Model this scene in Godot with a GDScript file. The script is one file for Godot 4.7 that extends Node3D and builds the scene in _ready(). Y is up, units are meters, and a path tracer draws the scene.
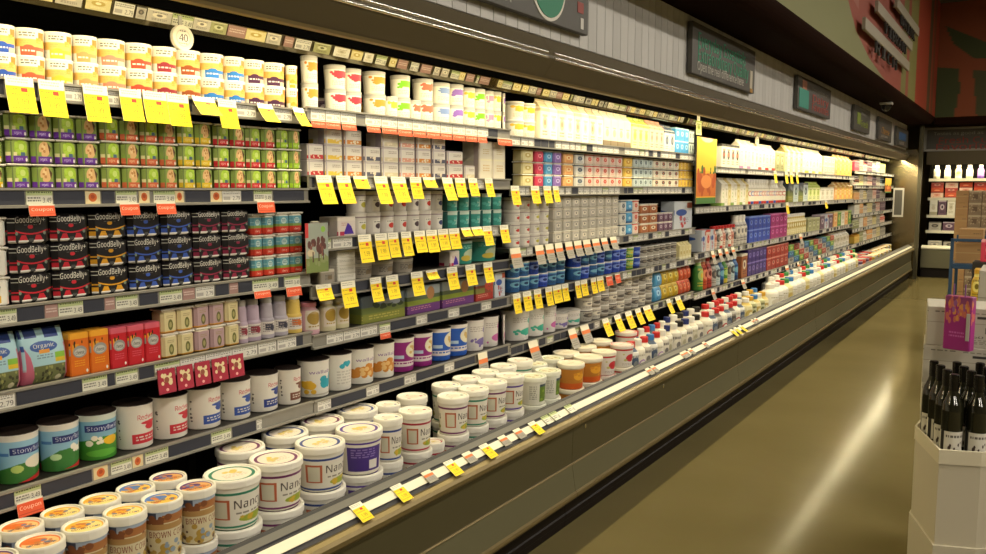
extends Node3D
# Dairy aisle of a supermarket: a long refrigerated multi-deck case, an end case, a floor display.

const H := 1.55            # camera height
const F := 835.0           # focal length in pixels of the 986x554 frame
const AX := Vector3(0.8415241, -0.05661975, -0.53724425)   # world axes seen by the camera (right, up, ahead)
const AY := Vector3(0.0, 0.99449239, -0.10480878)
const AZ := Vector3(-0.54021957, -0.08819911, -0.83688932)
const XS := -2.02          # shelf fronts
const XP := -2.045         # product fronts
const ZN := -0.45          # near end of the case
const ZE := -16.04         # far end of the case
const LAMP := Color(1.0, 0.93, 0.74)

var counts := {}
var mats := {}
var meshes := {}
var art: Image
var spots := {}
var used := 0
var pm: StandardMaterial3D
var rng := RandomNumberGenerator.new()
var glyphs := {}
var font: SystemFont
var shelves := {}
var units := []
var placed := []

# ---------------------------------------------------------------- pixels to places
func zpix(px: float, x: float, y: float) -> float:
	var k := (px - 493.0) / F
	return (k * (x * AX.z + (y - H) * AY.z) - x * AX.x) / (AZ.x - k * AZ.z)
func depth(x: float, y: float, z: float) -> float:
	return x * AX.z + (y - H) * AY.z + z * AZ.z
func ray(px: float, py: float) -> Vector3:
	var c := Vector3((px - 493.0) / F, -(py - 277.0) / F, 1.0)
	return Vector3(AX.dot(c), AY.dot(c), AZ.dot(c))
func on_x(px: float, py: float, x: float) -> Vector3:
	var r := ray(px, py)
	return r * (x / r.x) + Vector3(0, H, 0)
func on_z(px: float, py: float, z: float) -> Vector3:
	var r := ray(px, py)
	return r * (z / r.z) + Vector3(0, H, 0)

# ---------------------------------------------------------------- naming
func nm(base: String) -> String:
	var n: int = counts.get(base, 0)
	counts[base] = n + 1
	return base if n == 0 else "%s_%03d" % [base, n]
func tag(o: Node, label: String, category: String, group := "") -> Node:
	o.set_meta("label", label)
	o.set_meta("category", category)
	if group != "":
		o.set_meta("group", group)
	return o
func thing(called: String, label: String, category: String, at: Vector3, turn := 0.0, group := "") -> Node3D:
	var o := Node3D.new()
	o.name = nm(called)
	add_child(o)
	o.position = at
	o.rotation.y = turn
	tag(o, label, category, group)
	return o
func part(called: String, mesh: Mesh, mat: Material, parent: Node, at := Vector3.ZERO) -> MeshInstance3D:
	var o := MeshInstance3D.new()
	o.name = called
	o.mesh = mesh
	o.material_override = null
	if mat:
		o.set_surface_override_material(0, mat)
	o.position = at
	parent.add_child(o, true)
	return o
func struct(called: String, mesh: Mesh, mat: Material, at := Vector3.ZERO) -> MeshInstance3D:
	var o := part(nm(called), mesh, mat, self, at)
	o.set_meta("kind", "structure")
	return o

# ---------------------------------------------------------------- materials
func mat(called: String, c: String, rough := 0.6, metal := 0.0) -> StandardMaterial3D:
	if mats.has(called):
		return mats[called]
	var m := StandardMaterial3D.new()
	m.resource_name = called
	m.albedo_color = Color(c)
	m.roughness = rough
	m.metallic = metal
	mats[called] = m
	return m
func noisy(called: String, c0: String, c1: String, freq: float, scale: float, rough: float, metal := 0.0, bump := 0.0) -> StandardMaterial3D:
	var m := mat(called, "ffffff", rough, metal)
	var n := FastNoiseLite.new()
	n.seed = called.hash() % 1000
	n.frequency = freq
	n.fractal_octaves = 5
	var t := NoiseTexture2D.new()
	t.width = 512
	t.height = 512
	t.seamless = true
	t.noise = n
	var g := Gradient.new()
	g.set_color(0, Color(c0))
	g.set_color(1, Color(c1))
	t.color_ramp = g
	m.albedo_texture = t
	m.uv1_triplanar = true
	m.uv1_world_triplanar = true
	m.uv1_scale = Vector3.ONE * scale
	if bump > 0.0:
		var b := NoiseTexture2D.new()
		b.width = 512
		b.height = 512
		b.seamless = true
		b.noise = n
		b.as_normal_map = true
		b.bump_strength = bump
		m.normal_enabled = true
		m.normal_texture = b
	return m

# ---------------------------------------------------------------- mesh building
func st_new() -> SurfaceTool:
	var st := SurfaceTool.new()
	st.begin(Mesh.PRIMITIVE_TRIANGLES)
	return st
func done(st: SurfaceTool) -> ArrayMesh:
	st.generate_normals()
	return st.commit()
func quad(st: SurfaceTool, p: Array, uv: Array, smooth := -1) -> void:
	st.set_smooth_group(smooth)
	for i in [0, 1, 2, 0, 2, 3]:
		st.set_uv(uv[i])
		st.add_vertex(p[i])
const U4 := [Vector2(0, 0), Vector2(0, 0), Vector2(0, 0), Vector2(0, 0)]

# a prism along z from a polygon in x, y (given counter-clockwise as seen from +z)
func extrude(prof: Array, z0: float, z1: float, smooth := false) -> ArrayMesh:
	var st := st_new()
	var n := prof.size()
	for i in n:
		var a: Vector2 = prof[i]
		var b: Vector2 = prof[(i + 1) % n]
		quad(st, [Vector3(a.x, a.y, z0), Vector3(a.x, a.y, z1), Vector3(b.x, b.y, z1), Vector3(b.x, b.y, z0)], U4, 1 if smooth else -1)
	var pts := PackedVector2Array(prof)
	var tri := Geometry2D.triangulate_polygon(pts)
	st.set_smooth_group(-1)
	for k in range(0, tri.size(), 3):
		for o in [[z0, 0, 2, 1], [z1, 0, 1, 2]]:
			for j in [1, 2, 3]:
				var v: Vector2 = pts[tri[k + o[j]]]
				st.set_uv(Vector2.ZERO)
				st.add_vertex(Vector3(v.x, v.y, o[0]))
	return done(st)
# a box with chamfered edges, centred in x and z, standing on y = 0
func slab(sx: float, sy: float, sz: float, c := 0.004) -> ArrayMesh:
	var key := "slab%.4f_%.4f_%.4f_%.4f" % [sx, sy, sz, c]
	if meshes.has(key):
		return meshes[key]
	var st := st_new()
	var hx := sx / 2
	var hz := sz / 2
	var rings := []
	for e in [[0.0, c], [c, 0.0], [sy - c, 0.0], [sy, c]]:
		var y: float = e[0]
		var x: float = hx - e[1]
		var z: float = hz - e[1]
		rings.append([Vector3(x, y, -z), Vector3(x, y, z), Vector3(-x, y, z), Vector3(-x, y, -z)])
	for i in 3:
		for k in 4:
			var j := (k + 1) % 4
			quad(st, [rings[i][k], rings[i][j], rings[i + 1][j], rings[i + 1][k]], U4)
	var t: Array = rings[3]
	quad(st, [t[0], t[1], t[2], t[3]], U4)
	var b: Array = rings[0]
	quad(st, [b[3], b[2], b[1], b[0]], U4)
	meshes[key] = done(st)
	return meshes[key]

func sub(r: Rect2, u: float, v: float) -> Vector2:
	return r.position + Vector2(clampf(u, 0.012, 0.988), clampf(v, 0.012, 0.988)) * r.size

# lathe: prof = [[radius, y], ...] bottom to top; the print in r covers 1/rep of the round; front is +x
func lathe(st: SurfaceTool, prof: Array, n: int, r: Rect2, rep := 2, v0 := 0.0, v1 := 1.0, squash := 1.0, smooth_bands := false) -> void:
	var y0: float = prof[0][1]
	var y1: float = prof[-1][1]
	for i in prof.size() - 1:
		for k in n:
			var a0 := -PI + TAU * k / n
			var a1 := -PI + TAU * (k + 1) / n
			var u0 := (0.5 - a0 / TAU) * rep + (0.5 if rep % 2 == 0 else 0.0)
			var u1 := (0.5 - a1 / TAU) * rep + (0.5 if rep % 2 == 0 else 0.0)
			var fl := floorf((u0 + u1) / 2)
			u0 -= fl
			u1 -= fl
			var va: float = v1 - (prof[i][1] - y0) / (y1 - y0) * (v1 - v0)
			var vb: float = v1 - (prof[i + 1][1] - y0) / (y1 - y0) * (v1 - v0)
			var ra: float = prof[i][0]
			var rb: float = prof[i + 1][0]
			quad(st, [Vector3(ra * cos(a0) * squash, prof[i][1], ra * sin(a0)), Vector3(ra * cos(a1) * squash, prof[i][1], ra * sin(a1)), Vector3(rb * cos(a1) * squash, prof[i + 1][1], rb * sin(a1)), Vector3(rb * cos(a0) * squash, prof[i + 1][1], rb * sin(a0))],
				[sub(r, u0, va), sub(r, u1, va), sub(r, u1, vb), sub(r, u0, vb)], 1 if smooth_bands else 1 + i % 20)
# lid: the rim takes the corner colour of the print, the top takes the print flat
func lathe_top(st: SurfaceTool, prof: Array, n: int, r: Rect2) -> void:
	var big: float = 0.0
	for p in prof:
		big = maxf(big, p[0])
	for i in prof.size() - 1:
		var flat: bool = absf(prof[i + 1][1] - prof[i][1]) < absf(prof[i + 1][0] - prof[i][0])
		for k in n:
			var a0 := TAU * k / n
			var a1 := TAU * (k + 1) / n
			var p := []
			var uv := []
			for e in [[i, a0], [i, a1], [i + 1, a1], [i + 1, a0]]:
				var rr: float = prof[e[0]][0]
				p.append(Vector3(rr * cos(e[1]), prof[e[0]][1], rr * sin(e[1])))
				uv.append(sub(r, 0.5 - rr * sin(e[1]) / big * 0.5, 0.5 + rr * cos(e[1]) / big * 0.5) if flat else sub(r, 0.04, 0.04))
			quad(st, p, uv, 1 + i % 20)

# box with rounded upright edges; front print on +x and -x, side print on the sides, top print above
func pack(w: float, h: float, d: float, r: Rect2, c := 0.006, whole := false, puff := 0.0) -> ArrayMesh:
	var key := "pack%.3f_%.3f_%.3f_%s_%.3f_%s_%.2f" % [w, h, d, r, c, whole, puff]
	if meshes.has(key):
		return meshes[key]
	var fr := r if whole else Rect2(r.position, r.size * Vector2(0.7, 1.0))
	var sr := Rect2(r.position + r.size * Vector2(0.72, 0.0), r.size * Vector2(0.28, 0.74))
	var tr := Rect2(r.position + r.size * Vector2(0.72, 0.76), r.size * Vector2(0.28, 0.24))
	if whole:
		sr = Rect2(r.position, r.size * Vector2(0.2, 1.0))
		tr = Rect2(r.position, r.size * Vector2(1.0, 0.1))
	var st := st_new()
	var ys := [0.0, c * 0.6, h - c * 0.6, h]
	if puff > 0.0:
		ys = [0.0, h * 0.12, h * 0.35, h * 0.6, h * 0.85, h]
	var rings := []
	for i in ys.size():
		var x := d / 2
		var z := w / 2
		if puff > 0.0:
			x *= lerpf(1.0, [0.55, 0.95, 1.0, 0.9, 0.5, 0.08][i], puff)
		elif i == 0 or i == 3:
			x -= c * 0.6
			z -= c * 0.6
		var y: float = ys[i]
		var e := minf(c, x * 0.6)
		rings.append([Vector3(x, y, -z + c), Vector3(x, y, z - c), Vector3(x - e, y, z), Vector3(-x + e, y, z), Vector3(-x, y, z - c), Vector3(-x, y, -z + c), Vector3(-x + e, y, -z), Vector3(x - e, y, -z)])
	for i in ys.size() - 1:
		var va: float = 1.0 - ys[i] / h
		var vb: float = 1.0 - ys[i + 1] / h
		for k in 8:
			var j := (k + 1) % 8
			var q := fr if k == 0 or k == 4 else sr
			var ua := 0.94 if k == 0 or k == 4 else 0.0
			var ub := 0.06 if k == 0 or k == 4 else 1.0
			if k == 0 or k == 4:
				ua = 0.985
				ub = 0.015
			elif k == 1 or k == 5:
				ua = 0.985
				ub = 0.985
			elif k == 3 or k == 7:
				ua = 0.015
				ub = 0.015
			quad(st, [rings[i][k], rings[i][j], rings[i + 1][j], rings[i + 1][k]], [sub(q, ua, va), sub(q, ub, va), sub(q, ub, vb), sub(q, ua, vb)], 2 if puff > 0.0 else -1)
	for e in [[ys.size() - 1, false], [0, true]]:
		var g: Array = rings[e[0]]
		st.set_smooth_group(-1)
		for k in range(1, 7):
			for j in ([0, k + 1, k] if e[1] else [0, k, k + 1]):
				st.set_uv(sub(tr, 0.5 - g[j].z / w, 0.5 + g[j].x / d))
				st.add_vertex(g[j])
	meshes[key] = done(st)
	return meshes[key]

# ---------------------------------------------------------------- printed artwork
func glyph(s: String) -> Array:
	if glyphs.has(s):
		return glyphs[s]
	var tm := TextMesh.new()
	tm.font = font
	tm.text = s
	tm.font_size = 24
	tm.depth = 0.0
	tm.curve_step = 2.0
	var a := tm.get_mesh_arrays()
	var v: PackedVector3Array = a[Mesh.ARRAY_VERTEX]
	var ix: PackedInt32Array = a[Mesh.ARRAY_INDEX]
	var lo := Vector2(1e9, 1e9)
	var hi := Vector2(-1e9, -1e9)
	var pts := PackedVector2Array()
	for p in v:
		lo = lo.min(Vector2(p.x, p.y))
		hi = hi.max(Vector2(p.x, p.y))
	for i in ix:
		var q := (Vector2(v[i].x, v[i].y) - lo) / (hi - lo).max(Vector2(1e-5, 1e-5))
		pts.append(Vector2(q.x, 1.0 - q.y))
	glyphs[s] = [pts, (hi.x - lo.x) / maxf(hi.y - lo.y, 1e-5)]
	return glyphs[s]
func fill_tri(im: Image, a: Vector2, b: Vector2, c: Vector2, col: Color) -> void:
	var y0 := int(floorf(minf(a.y, minf(b.y, c.y))))
	var y1 := int(ceilf(maxf(a.y, maxf(b.y, c.y))))
	for y in range(maxi(y0, 0), mini(y1 + 1, im.get_height())):
		var yc := y + 0.5
		var xa := 1e9
		var xb := -1e9
		for e in [[a, b], [b, c], [c, a]]:
			var p: Vector2 = e[0]
			var q: Vector2 = e[1]
			if (p.y <= yc and q.y > yc) or (q.y <= yc and p.y > yc):
				var x := p.x + (q.x - p.x) * (yc - p.y) / (q.y - p.y)
				xa = minf(xa, x)
				xb = maxf(xb, x)
		if xb > xa:
			var i0 := int(roundf(xa))
			var i1 := int(roundf(xb))
			if i1 > i0:
				im.fill_rect(Rect2i(i0, y, i1 - i0, 1), col)
func ops(im: Image, o: Vector2, s: Vector2, list: Array) -> void:
	for q in list:
		var col := Color(q[-1])
		match q[0]:
			"r":
				im.fill_rect(Rect2i(Vector2i((o + Vector2(q[1], q[2]) * s).round()), Vector2i((Vector2(q[3], q[4]) * s).round().max(Vector2.ONE))), col)
			"e":
				var ry: float = q[4] * s.y
				for y in range(int(-ry), int(ry) + 1):
					var hw: float = q[3] * s.x * sqrt(maxf(0.0, 1.0 - (y / ry) * (y / ry)))
					im.fill_rect(Rect2i(int(o.x + q[1] * s.x - hw), int(o.y + q[2] * s.y + y), maxi(1, int(2 * hw)), 1), col)
			"t":
				var g: Array = glyph(q[1])
				var pts: PackedVector2Array = g[0]
				var b := o + Vector2(q[2], q[3]) * s
				var z := Vector2(q[4], q[5]) * s
				for k in range(0, pts.size(), 3):
					fill_tri(im, b + pts[k] * z, b + pts[k + 1] * z, b + pts[k + 2] * z, col)
			"p":
				for k in range(1, q[1].size() - 1):
					fill_tri(im, o + q[1][0] * s, o + q[1][k] * s, o + q[1][k + 1] * s, col)
			"a":   # sagging band: y, sag, thickness
				for x in int(s.x):
					var t := x / s.x * 2.0 - 1.0
					im.fill_rect(Rect2i(int(o.x) + x, int(o.y + (q[1] + q[2] * (1.0 - t * t)) * s.y), 1, maxi(1, int(q[3] * s.y))), col)
			"l":   # rows of small print: x, y, w, h, rows
				for i in q[5]:
					var y: float = q[2] + q[4] * i / q[5]
					var x: float = q[1]
					while x < q[1] + q[3] - 0.02:
						var w := rng.randf_range(0.03, 0.1)
						im.fill_rect(Rect2i(Vector2i((o + Vector2(x, y) * s).round()), Vector2i((Vector2(minf(w, q[1] + q[3] - x), q[4] / q[5] * 0.5) * s).round().max(Vector2.ONE))), col)
						x += w + 0.025
			"d":   # scattered spots: x, y, w, h, count, radius
				for i in q[5]:
					var c := o + Vector2(q[1] + rng.randf() * q[3], q[2] + rng.randf() * q[4]) * s
					var rr: float = q[6] * s.y * rng.randf_range(0.6, 1.2)
					for y in range(int(-rr), int(rr) + 1):
						var hw := sqrt(maxf(0.0, rr * rr - y * y))
						im.fill_rect(Rect2i(int(c.x - hw), int(c.y + y), maxi(1, int(2 * hw)), 1), col)
func design(called: String, bg: String, list: Array) -> void:
	var at := Vector2i(used % 16, used / 16) * 128
	used += 1
	spots[called] = Rect2(Vector2(at) / 2048.0, Vector2.ONE / 16.0)
	art.fill_rect(Rect2i(at, Vector2i(128, 128)), Color(bg))
	# draw on a sheet of its own so that nothing runs over into a neighbour
	var im := Image.create(128, 128, false, Image.FORMAT_RGBA8)
	im.fill(Color(bg))
	ops(im, Vector2.ZERO, Vector2(128, 128), list)
	art.blit_rect(im, Rect2i(0, 0, 128, 128), at)
func sp(called: String) -> Rect2:
	return spots[called]
func designs() -> void:
	art = Image.create(2048, 2048, false, Image.FORMAT_RGBA8)
	art.fill(Color("d8d4c8"))
	var W := "e4e0d4"
	var V2 := func(x, y): return Vector2(x, y)
	# --- first bay, top shelf: white cups with a coloured foot
	for e in [["blue", "2a52b0"], ["coral", "e0573a"], ["yellow", "e8b83a"], ["peach", "e8925a"], ["salmon", "ea8068"], ["red", "d8452e"], ["maroon", "8e2a34"], ["brown", "93481f"], ["sky", "2f78c8"], ["plum", "4a2444"], ["amber", "e0a030"]]:
		design("cup_" + e[0], W, [["r", 0.0, 0.36, 1.0, 0.3, "dcb462"], ["l", 0.2, 0.1, 0.34, 0.2, 2, "55564c"], ["r", 0.62, 0.08, 0.18, 0.28, "cc7a24"], ["r", 0.56, 0.3, 0.14, 0.2, "e0a040"], ["l", 0.22, 0.42, 0.5, 0.16, 2, "d8a860"], ["r", 0.2, 0.66, 0.62, 0.34, e[1]], ["e", 0.4, 0.68, 0.12, 0.1, e[1]], ["r", 0.56, 0.8, 0.26, 0.2, "e6b9a4"], ["l", 0.24, 0.78, 0.3, 0.12, 1, W]])
	# --- first bay, second shelf: sleeved yogurt packs
	for e in [["grape", "6b2fa0", "f0e8ff"], ["blush", "d8683e", "f6dcb0"], ["lemon", "e8c21e", "f8eeb0"], ["cherry", "cc1f24", "f8e0d0"], ["lime", "a4cc20", "e0f0a0"]]:
		design("pk_" + e[0] + "_a", "94a852", [["r", 0.0, 0.0, 0.1, 1.0, "66783c"], ["e", 0.62, 0.34, 0.38, 0.32, "a8cc34"], ["d", 0.3, 0.1, 0.6, 0.4, 9, 0.09, "b8d848"], ["e", 0.66, 0.3, 0.16, 0.14, "cfe480"], ["r", 0.18, 0.52, 0.2, 0.2, "e6dfa8"], ["r", 0.6, 0.52, 0.24, 0.2, "4a6a86"], ["r", 0.16, 0.68, 0.84, 0.32, e[1]], ["t", "organic", 0.3, 0.74, 0.42, 0.16, e[2]], ["e", 0.92, 0.84, 0.06, 0.08, "f0ece0"]])
		design("pk_" + e[0] + "_b", "8ea44c", [["r", 0.0, 0.0, 0.1, 1.0, "66783c"], ["e", 0.56, 0.36, 0.34, 0.34, "e8bc80"], ["e", 0.5, 0.3, 0.12, 0.16, "f0d098"], ["d", 0.4, 0.15, 0.3, 0.4, 5, 0.06, "c88a4a"], ["p", [V2.call(0.74, 0.06), V2.call(0.96, 0.3), V2.call(0.86, 0.56)], "5a3a22"], ["r", 0.18, 0.5, 0.18, 0.2, "8aa848"], ["r", 0.16, 0.68, 0.84, 0.32, e[1]], ["t", "organic", 0.28, 0.74, 0.42, 0.16, e[2]], ["e", 0.92, 0.84, 0.06, 0.08, "f0ece0"]])
	# --- first bay, third shelf: black drink packs
	for e in [["red", "c02030"], ["gold", "d89a20"], ["blue", "3858b0"], ["wine", "8a2040"]]:
		design("gb_" + e[0], "120f12", [["t", "GoodBelly+", 0.03, 0.05, 0.94, 0.28, "ece8d8"], ["e", 0.5, 0.4, 0.09, 0.07, e[1]], ["a", 0.5, 0.12, 0.055, e[1]], ["e", 0.06, 0.62, 0.05, 0.06, "7a8a78"], ["e", 0.94, 0.62, 0.05, 0.06, "7a8a78"], ["p", [V2.call(0.2, 0.68), V2.call(0.34, 0.68), V2.call(0.4, 0.86), V2.call(0.12, 0.86)], e[1]], ["p", [V2.call(0.66, 0.68), V2.call(0.8, 0.68), V2.call(0.88, 0.86), V2.call(0.6, 0.86)], e[1]], ["r", 0.1, 0.85, 0.32, 0.09, "ece8e0"], ["r", 0.58, 0.85, 0.32, 0.09, "ece8e0"], ["r", 0.44, 0.8, 0.13, 0.1, "4a4a48"], ["l", 0.3, 0.33, 0.4, 0.05, 1, "6a6660"]])
	design("rb_cup", "5e9aa8", [["r", 0.0, 0.0, 1.0, 0.1, "d8d4c4"], ["e", 0.5, 0.34, 0.3, 0.16, "b8d0c8"], ["l", 0.3, 0.26, 0.4, 0.16, 2, "2f6a88"], ["r", 0.0, 0.5, 1.0, 0.16, "7f9a4a"], ["r", 0.0, 0.64, 1.0, 0.36, "c8321e"], ["t", "cherry", 0.2, 0.72, 0.6, 0.16, "f0dcc8"]])
	design("kefir", W, [["t", "ey", 0.5, 0.25, 0.3, 0.3, "30302c"], ["r", 0.3, 0.6, 0.5, 0.26, "d8b030"], ["e", 0.4, 0.75, 0.1, 0.1, "8a9a30"]])
	# --- first bay, fourth shelf
	design("pouch_farm", "a9cfd6", [["r", 0.08, 0.0, 0.3, 0.16, "1f3a80"], ["r", 0.56, 0.0, 0.34, 0.18, "1f3a80"], ["e", 0.5, 0.33, 0.34, 0.1, "30549a"], ["t", "Organic", 0.24, 0.28, 0.52, 0.1, "e8e4d0"], ["r", 0.36, 0.38, 0.26, 0.07, "e89a30"], ["l", 0.3, 0.48, 0.4, 0.08, 2, "7f98a0"], ["r", 0.74, 0.46, 0.26, 0.1, "8ac040"], ["r", 0.74, 0.56, 0.26, 0.08, "e0c030"], ["p", [V2.call(0.0, 0.3), V2.call(0.14, 0.5), V2.call(0.26, 1.0), V2.call(0.0, 1.0)], "c86a80"], ["r", 0.2, 0.68, 0.8, 0.32, "6f7448"], ["d", 0.25, 0.72, 0.7, 0.2, 14, 0.03, "3c3a26"], ["d", 0.25, 0.7, 0.7, 0.25, 10, 0.03, "a0a060"], ["e", 0.82, 0.93, 0.08, 0.05, "d8d0a8"]])
	for e in [["orange", "e0701c", "f0a830"], ["red", "c8202c", "d86070"]]:
		design("box_" + e[0], e[1], [["r", 0.0, 0.0, 1.0, 0.14, e[2]], ["r", 0.12, 0.26, 0.34, 0.2, "e8a030"], ["d", 0.15, 0.22, 0.6, 0.2, 6, 0.05, "3a2418"], ["e", 0.52, 0.44, 0.38, 0.14, "9a9a94"], ["e", 0.52, 0.46, 0.3, 0.09, "c4c2b8"], ["t", "cheese", 0.28, 0.41, 0.48, 0.09, "2c2a2a"], ["l", 0.2, 0.64, 0.6, 0.16, 3, e[2]], ["e", 0.88, 0.9, 0.06, 0.04, "f0e8d8"]])
	for e in [["cream", "d8ca98", "6a6a34"], ["mauve", "b89a9c", "6a6438"]]:
		design("twin_" + e[0], e[1], [["r", 0.0, 0.0, 1.0, 0.06, "e8dcc0"], ["e", 0.55, 0.62, 0.22, 0.24, e[2]], ["e", 0.55, 0.62, 0.12, 0.13, "a8a068"], ["r", 0.0, 0.9, 1.0, 0.1, "d89a38"], ["l", 0.2, 0.2, 0.6, 0.16, 2, "a8946c"]])
	for e in [["lilac", "b8a4b4", "8a2a3a"], ["grey", "b0a8b0", "3a3a4a"], ["gold", "e0c060", "c86a30"], ["pink", "d0a4ac", "a88a40"], ["ivory", "d0c8a0", "b09038"]]:
		design("btl_" + e[0], e[1], [["r", 0.0, 0.52, 1.0, 0.36, "ddd6cc"], ["r", 0.3, 0.58, 0.34, 0.18, e[2]], ["l", 0.2, 0.56, 0.6, 0.28, 4, "9a8f8a"], ["e", 0.62, 0.7, 0.12, 0.08, e[2]]])
		design("btm_" + e[0], e[1], [["r", 0.2, 0.12, 0.6, 0.7, "ddd2c0"], ["e", 0.5, 0.4, 0.24, 0.24, e[2]], ["l", 0.3, 0.68, 0.4, 0.1, 1, e[2]]])
	# --- quart tubs
	design("tub_farm_a", "8fbcd2", [["r", 0.0, 0.0, 1.0, 0.13, "dcd8cc"], ["r", 0.08, 0.36, 0.2, 0.06, "4a7ab0"], ["p", [V2.call(0.0, 0.75), V2.call(0.4, 0.6), V2.call(1.0, 0.52), V2.call(1.0, 1.0), V2.call(0.0, 1.0)], "3c7a34"], ["r", 0.3, 0.26, 0.62, 0.15, "1c2f70"], ["t", "Stonyfield", 0.34, 0.28, 0.54, 0.12, "e4e4ec"], ["e", 0.72, 0.6, 0.2, 0.13, "e4ddc8"], ["e", 0.4, 0.7, 0.1, 0.08, "b8d070"], ["p", [V2.call(0.4, 0.98), V2.call(1.0, 0.8), V2.call(1.0, 0.93), V2.call(0.5, 1.0)], "c82c2c"]])
	design("tub_farm_b", "8ab8d0", [["r", 0.0, 0.0, 1.0, 0.13, "dcd8cc"], ["r", 0.08, 0.34, 0.2, 0.06, "4a7ab0"], ["p", [V2.call(0.0, 0.8), V2.call(0.4, 0.55), V2.call(1.0, 0.48), V2.call(1.0, 1.0), V2.call(0.0, 1.0)], "3a7a38"], ["r", 0.3, 0.24, 0.62, 0.15, "1c2f70"], ["t", "Stonyfield", 0.34, 0.26, 0.54, 0.12, "e4e4ec"], ["d", 0.5, 0.48, 0.4, 0.2, 7, 0.055, "ece6d4"], ["e", 0.34, 0.68, 0.1, 0.07, "b8d8a0"], ["p", [V2.call(0.45, 0.96), V2.call(1.0, 0.82), V2.call(1.0, 0.97)], "c82c2c"]])
	design("tub_farm_c", "7fb0c4", [["r", 0.0, 0.0, 1.0, 0.13, "c8d0c4"], ["p", [V2.call(0.0, 0.6), V2.call(0.5, 0.48), V2.call(1.0, 0.5), V2.call(1.0, 1.0), V2.call(0.0, 1.0)], "3f8a2c"], ["r", 0.2, 0.22, 0.68, 0.15, "1c2f70"], ["t", "Stonyfield", 0.24, 0.24, 0.58, 0.12, "e4e4ec"], ["d", 0.25, 0.5, 0.3, 0.16, 6, 0.06, "ece8d0"], ["e", 0.66, 0.58, 0.15, 0.1, "e8b828"], ["e", 0.5, 0.84, 0.3, 0.08, "62b03c"]])
	for e in [["red", "c82838"], ["blue", "3050a0"], ["navy", "2a3f8a"], ["cocoa", "7a4a38"]]:
		design("tub_label_" + e[0], "dcd6c8", [["d", 0.12, 0.3, 0.03, 0.5, 7, 0.025, "55514c"], ["t", "Redwood", 0.46, 0.22, 0.46, 0.12, "c0303a"], ["e", 0.72, 0.42, 0.2, 0.04, e[1]], ["e", 0.72, 0.5, 0.12, 0.08, e[1]], ["r", 0.36, 0.66, 0.58, 0.22, e[1]], ["l", 0.42, 0.71, 0.46, 0.12, 2, "dcd6c8"]])
	design("tub_wall_teal", "dcd8cc", [["t", "wallaby", 0.2, 0.26, 0.6, 0.12, "7a5a90"], ["d", 0.4, 0.44, 0.45, 0.26, 16, 0.09, "2fa0b4"], ["d", 0.05, 0.55, 0.25, 0.3, 10, 0.09, "e0b030"], ["r", 0.1, 0.9, 0.8, 0.04, "b8b0a0"]])
	design("tub_wall_plain", "dcd8cc", [["d", 0.42, 0.22, 0.2, 0.12, 8, 0.06, "2fa0b4"], ["l", 0.3, 0.45, 0.4, 0.4, 5, "c0bab0"]])
	design("tub_wall_amber", "dcd8cc", [["t", "wallaby", 0.2, 0.26, 0.6, 0.12, "7a5a90"], ["d", 0.08, 0.5, 0.84, 0.26, 22, 0.09, "c8822e"], ["d", 0.3, 0.5, 0.4, 0.25, 8, 0.06, "e0b878"]])
	for e in [["magenta", "8a1f74"], ["blue", "2458b4"]]:
		design("tub_round_" + e[0], e[1], [["r", 0.0, 0.0, 1.0, 0.12, "dcd6cc"], ["e", 0.68, 0.36, 0.26, 0.24, "ddd6b8"], ["d", 0.55, 0.25, 0.25, 0.2, 6, 0.06, "c8a860"], ["r", 0.0, 0.68, 1.0, 0.16, "d8d0cc"], ["l", 0.1, 0.72, 0.8, 0.08, 1, e[1]], ["r", 0.12, 0.5, 0.26, 0.1, "b0c8d8"]])
	for e in [["pink", "c060a0"], ["violet", "7a6aa8"], ["mint", "3fae94"]]:
		design("tub_soft_" + e[0], "d8d3cb", [["l", 0.2, 0.2, 0.5, 0.2, 3, "b0a8a0"], ["e", 0.74, 0.34, 0.14, 0.1, e[1]], ["e", 0.6, 0.7, 0.22, 0.12, e[1]], ["d", 0.2, 0.6, 0.6, 0.25, 8, 0.04, e[1]]])
	# --- tubs in the well and their lids
	design("cow_tub", "cbbf9c", [["r", 0.0, 0.0, 1.0, 0.2, "9aa8ba"], ["r", 0.1, 0.05, 0.2, 0.12, "3c4456"], ["r", 0.4, 0.1, 0.6, 0.16, "a0683a"], ["d", 0.1, 0.1, 0.8, 0.18, 9, 0.06, "7c4a2c"], ["r", 0.0, 0.28, 1.0, 0.12, "a88450"], ["t", "BROWN COW", 0.16, 0.44, 0.68, 0.12, "7a3a2c"], ["d", 0.05, 0.6, 0.9, 0.35, 14, 0.07, "b09040"], ["d", 0.05, 0.6, 0.9, 0.35, 8, 0.04, "5a4030"], ["d", 0.1, 0.65, 0.8, 0.25, 6, 0.05, "8898a8"]])
	for e in [["navy", "502a6a", "d8a060"], ["orange", "e07028", "f0c080"], ["gold", "e8a828", "f4d888"], ["sky", "4a74b8", "e8b848"]]:
		design("cow_lid_" + e[0], "e4dfcf", [["e", 0.5, 0.5, 0.4, 0.4, e[1]], ["e", 0.5, 0.54, 0.37, 0.34, e[2]], ["e", 0.4, 0.4, 0.26, 0.16, e[1]], ["d", 0.25, 0.3, 0.5, 0.4, 9, 0.06, "c87838"], ["d", 0.25, 0.3, 0.5, 0.4, 5, 0.05, "6a7a98"], ["t", "BROWN COW", 0.2, 0.58, 0.6, 0.1, "5a3a2c"]])
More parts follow.
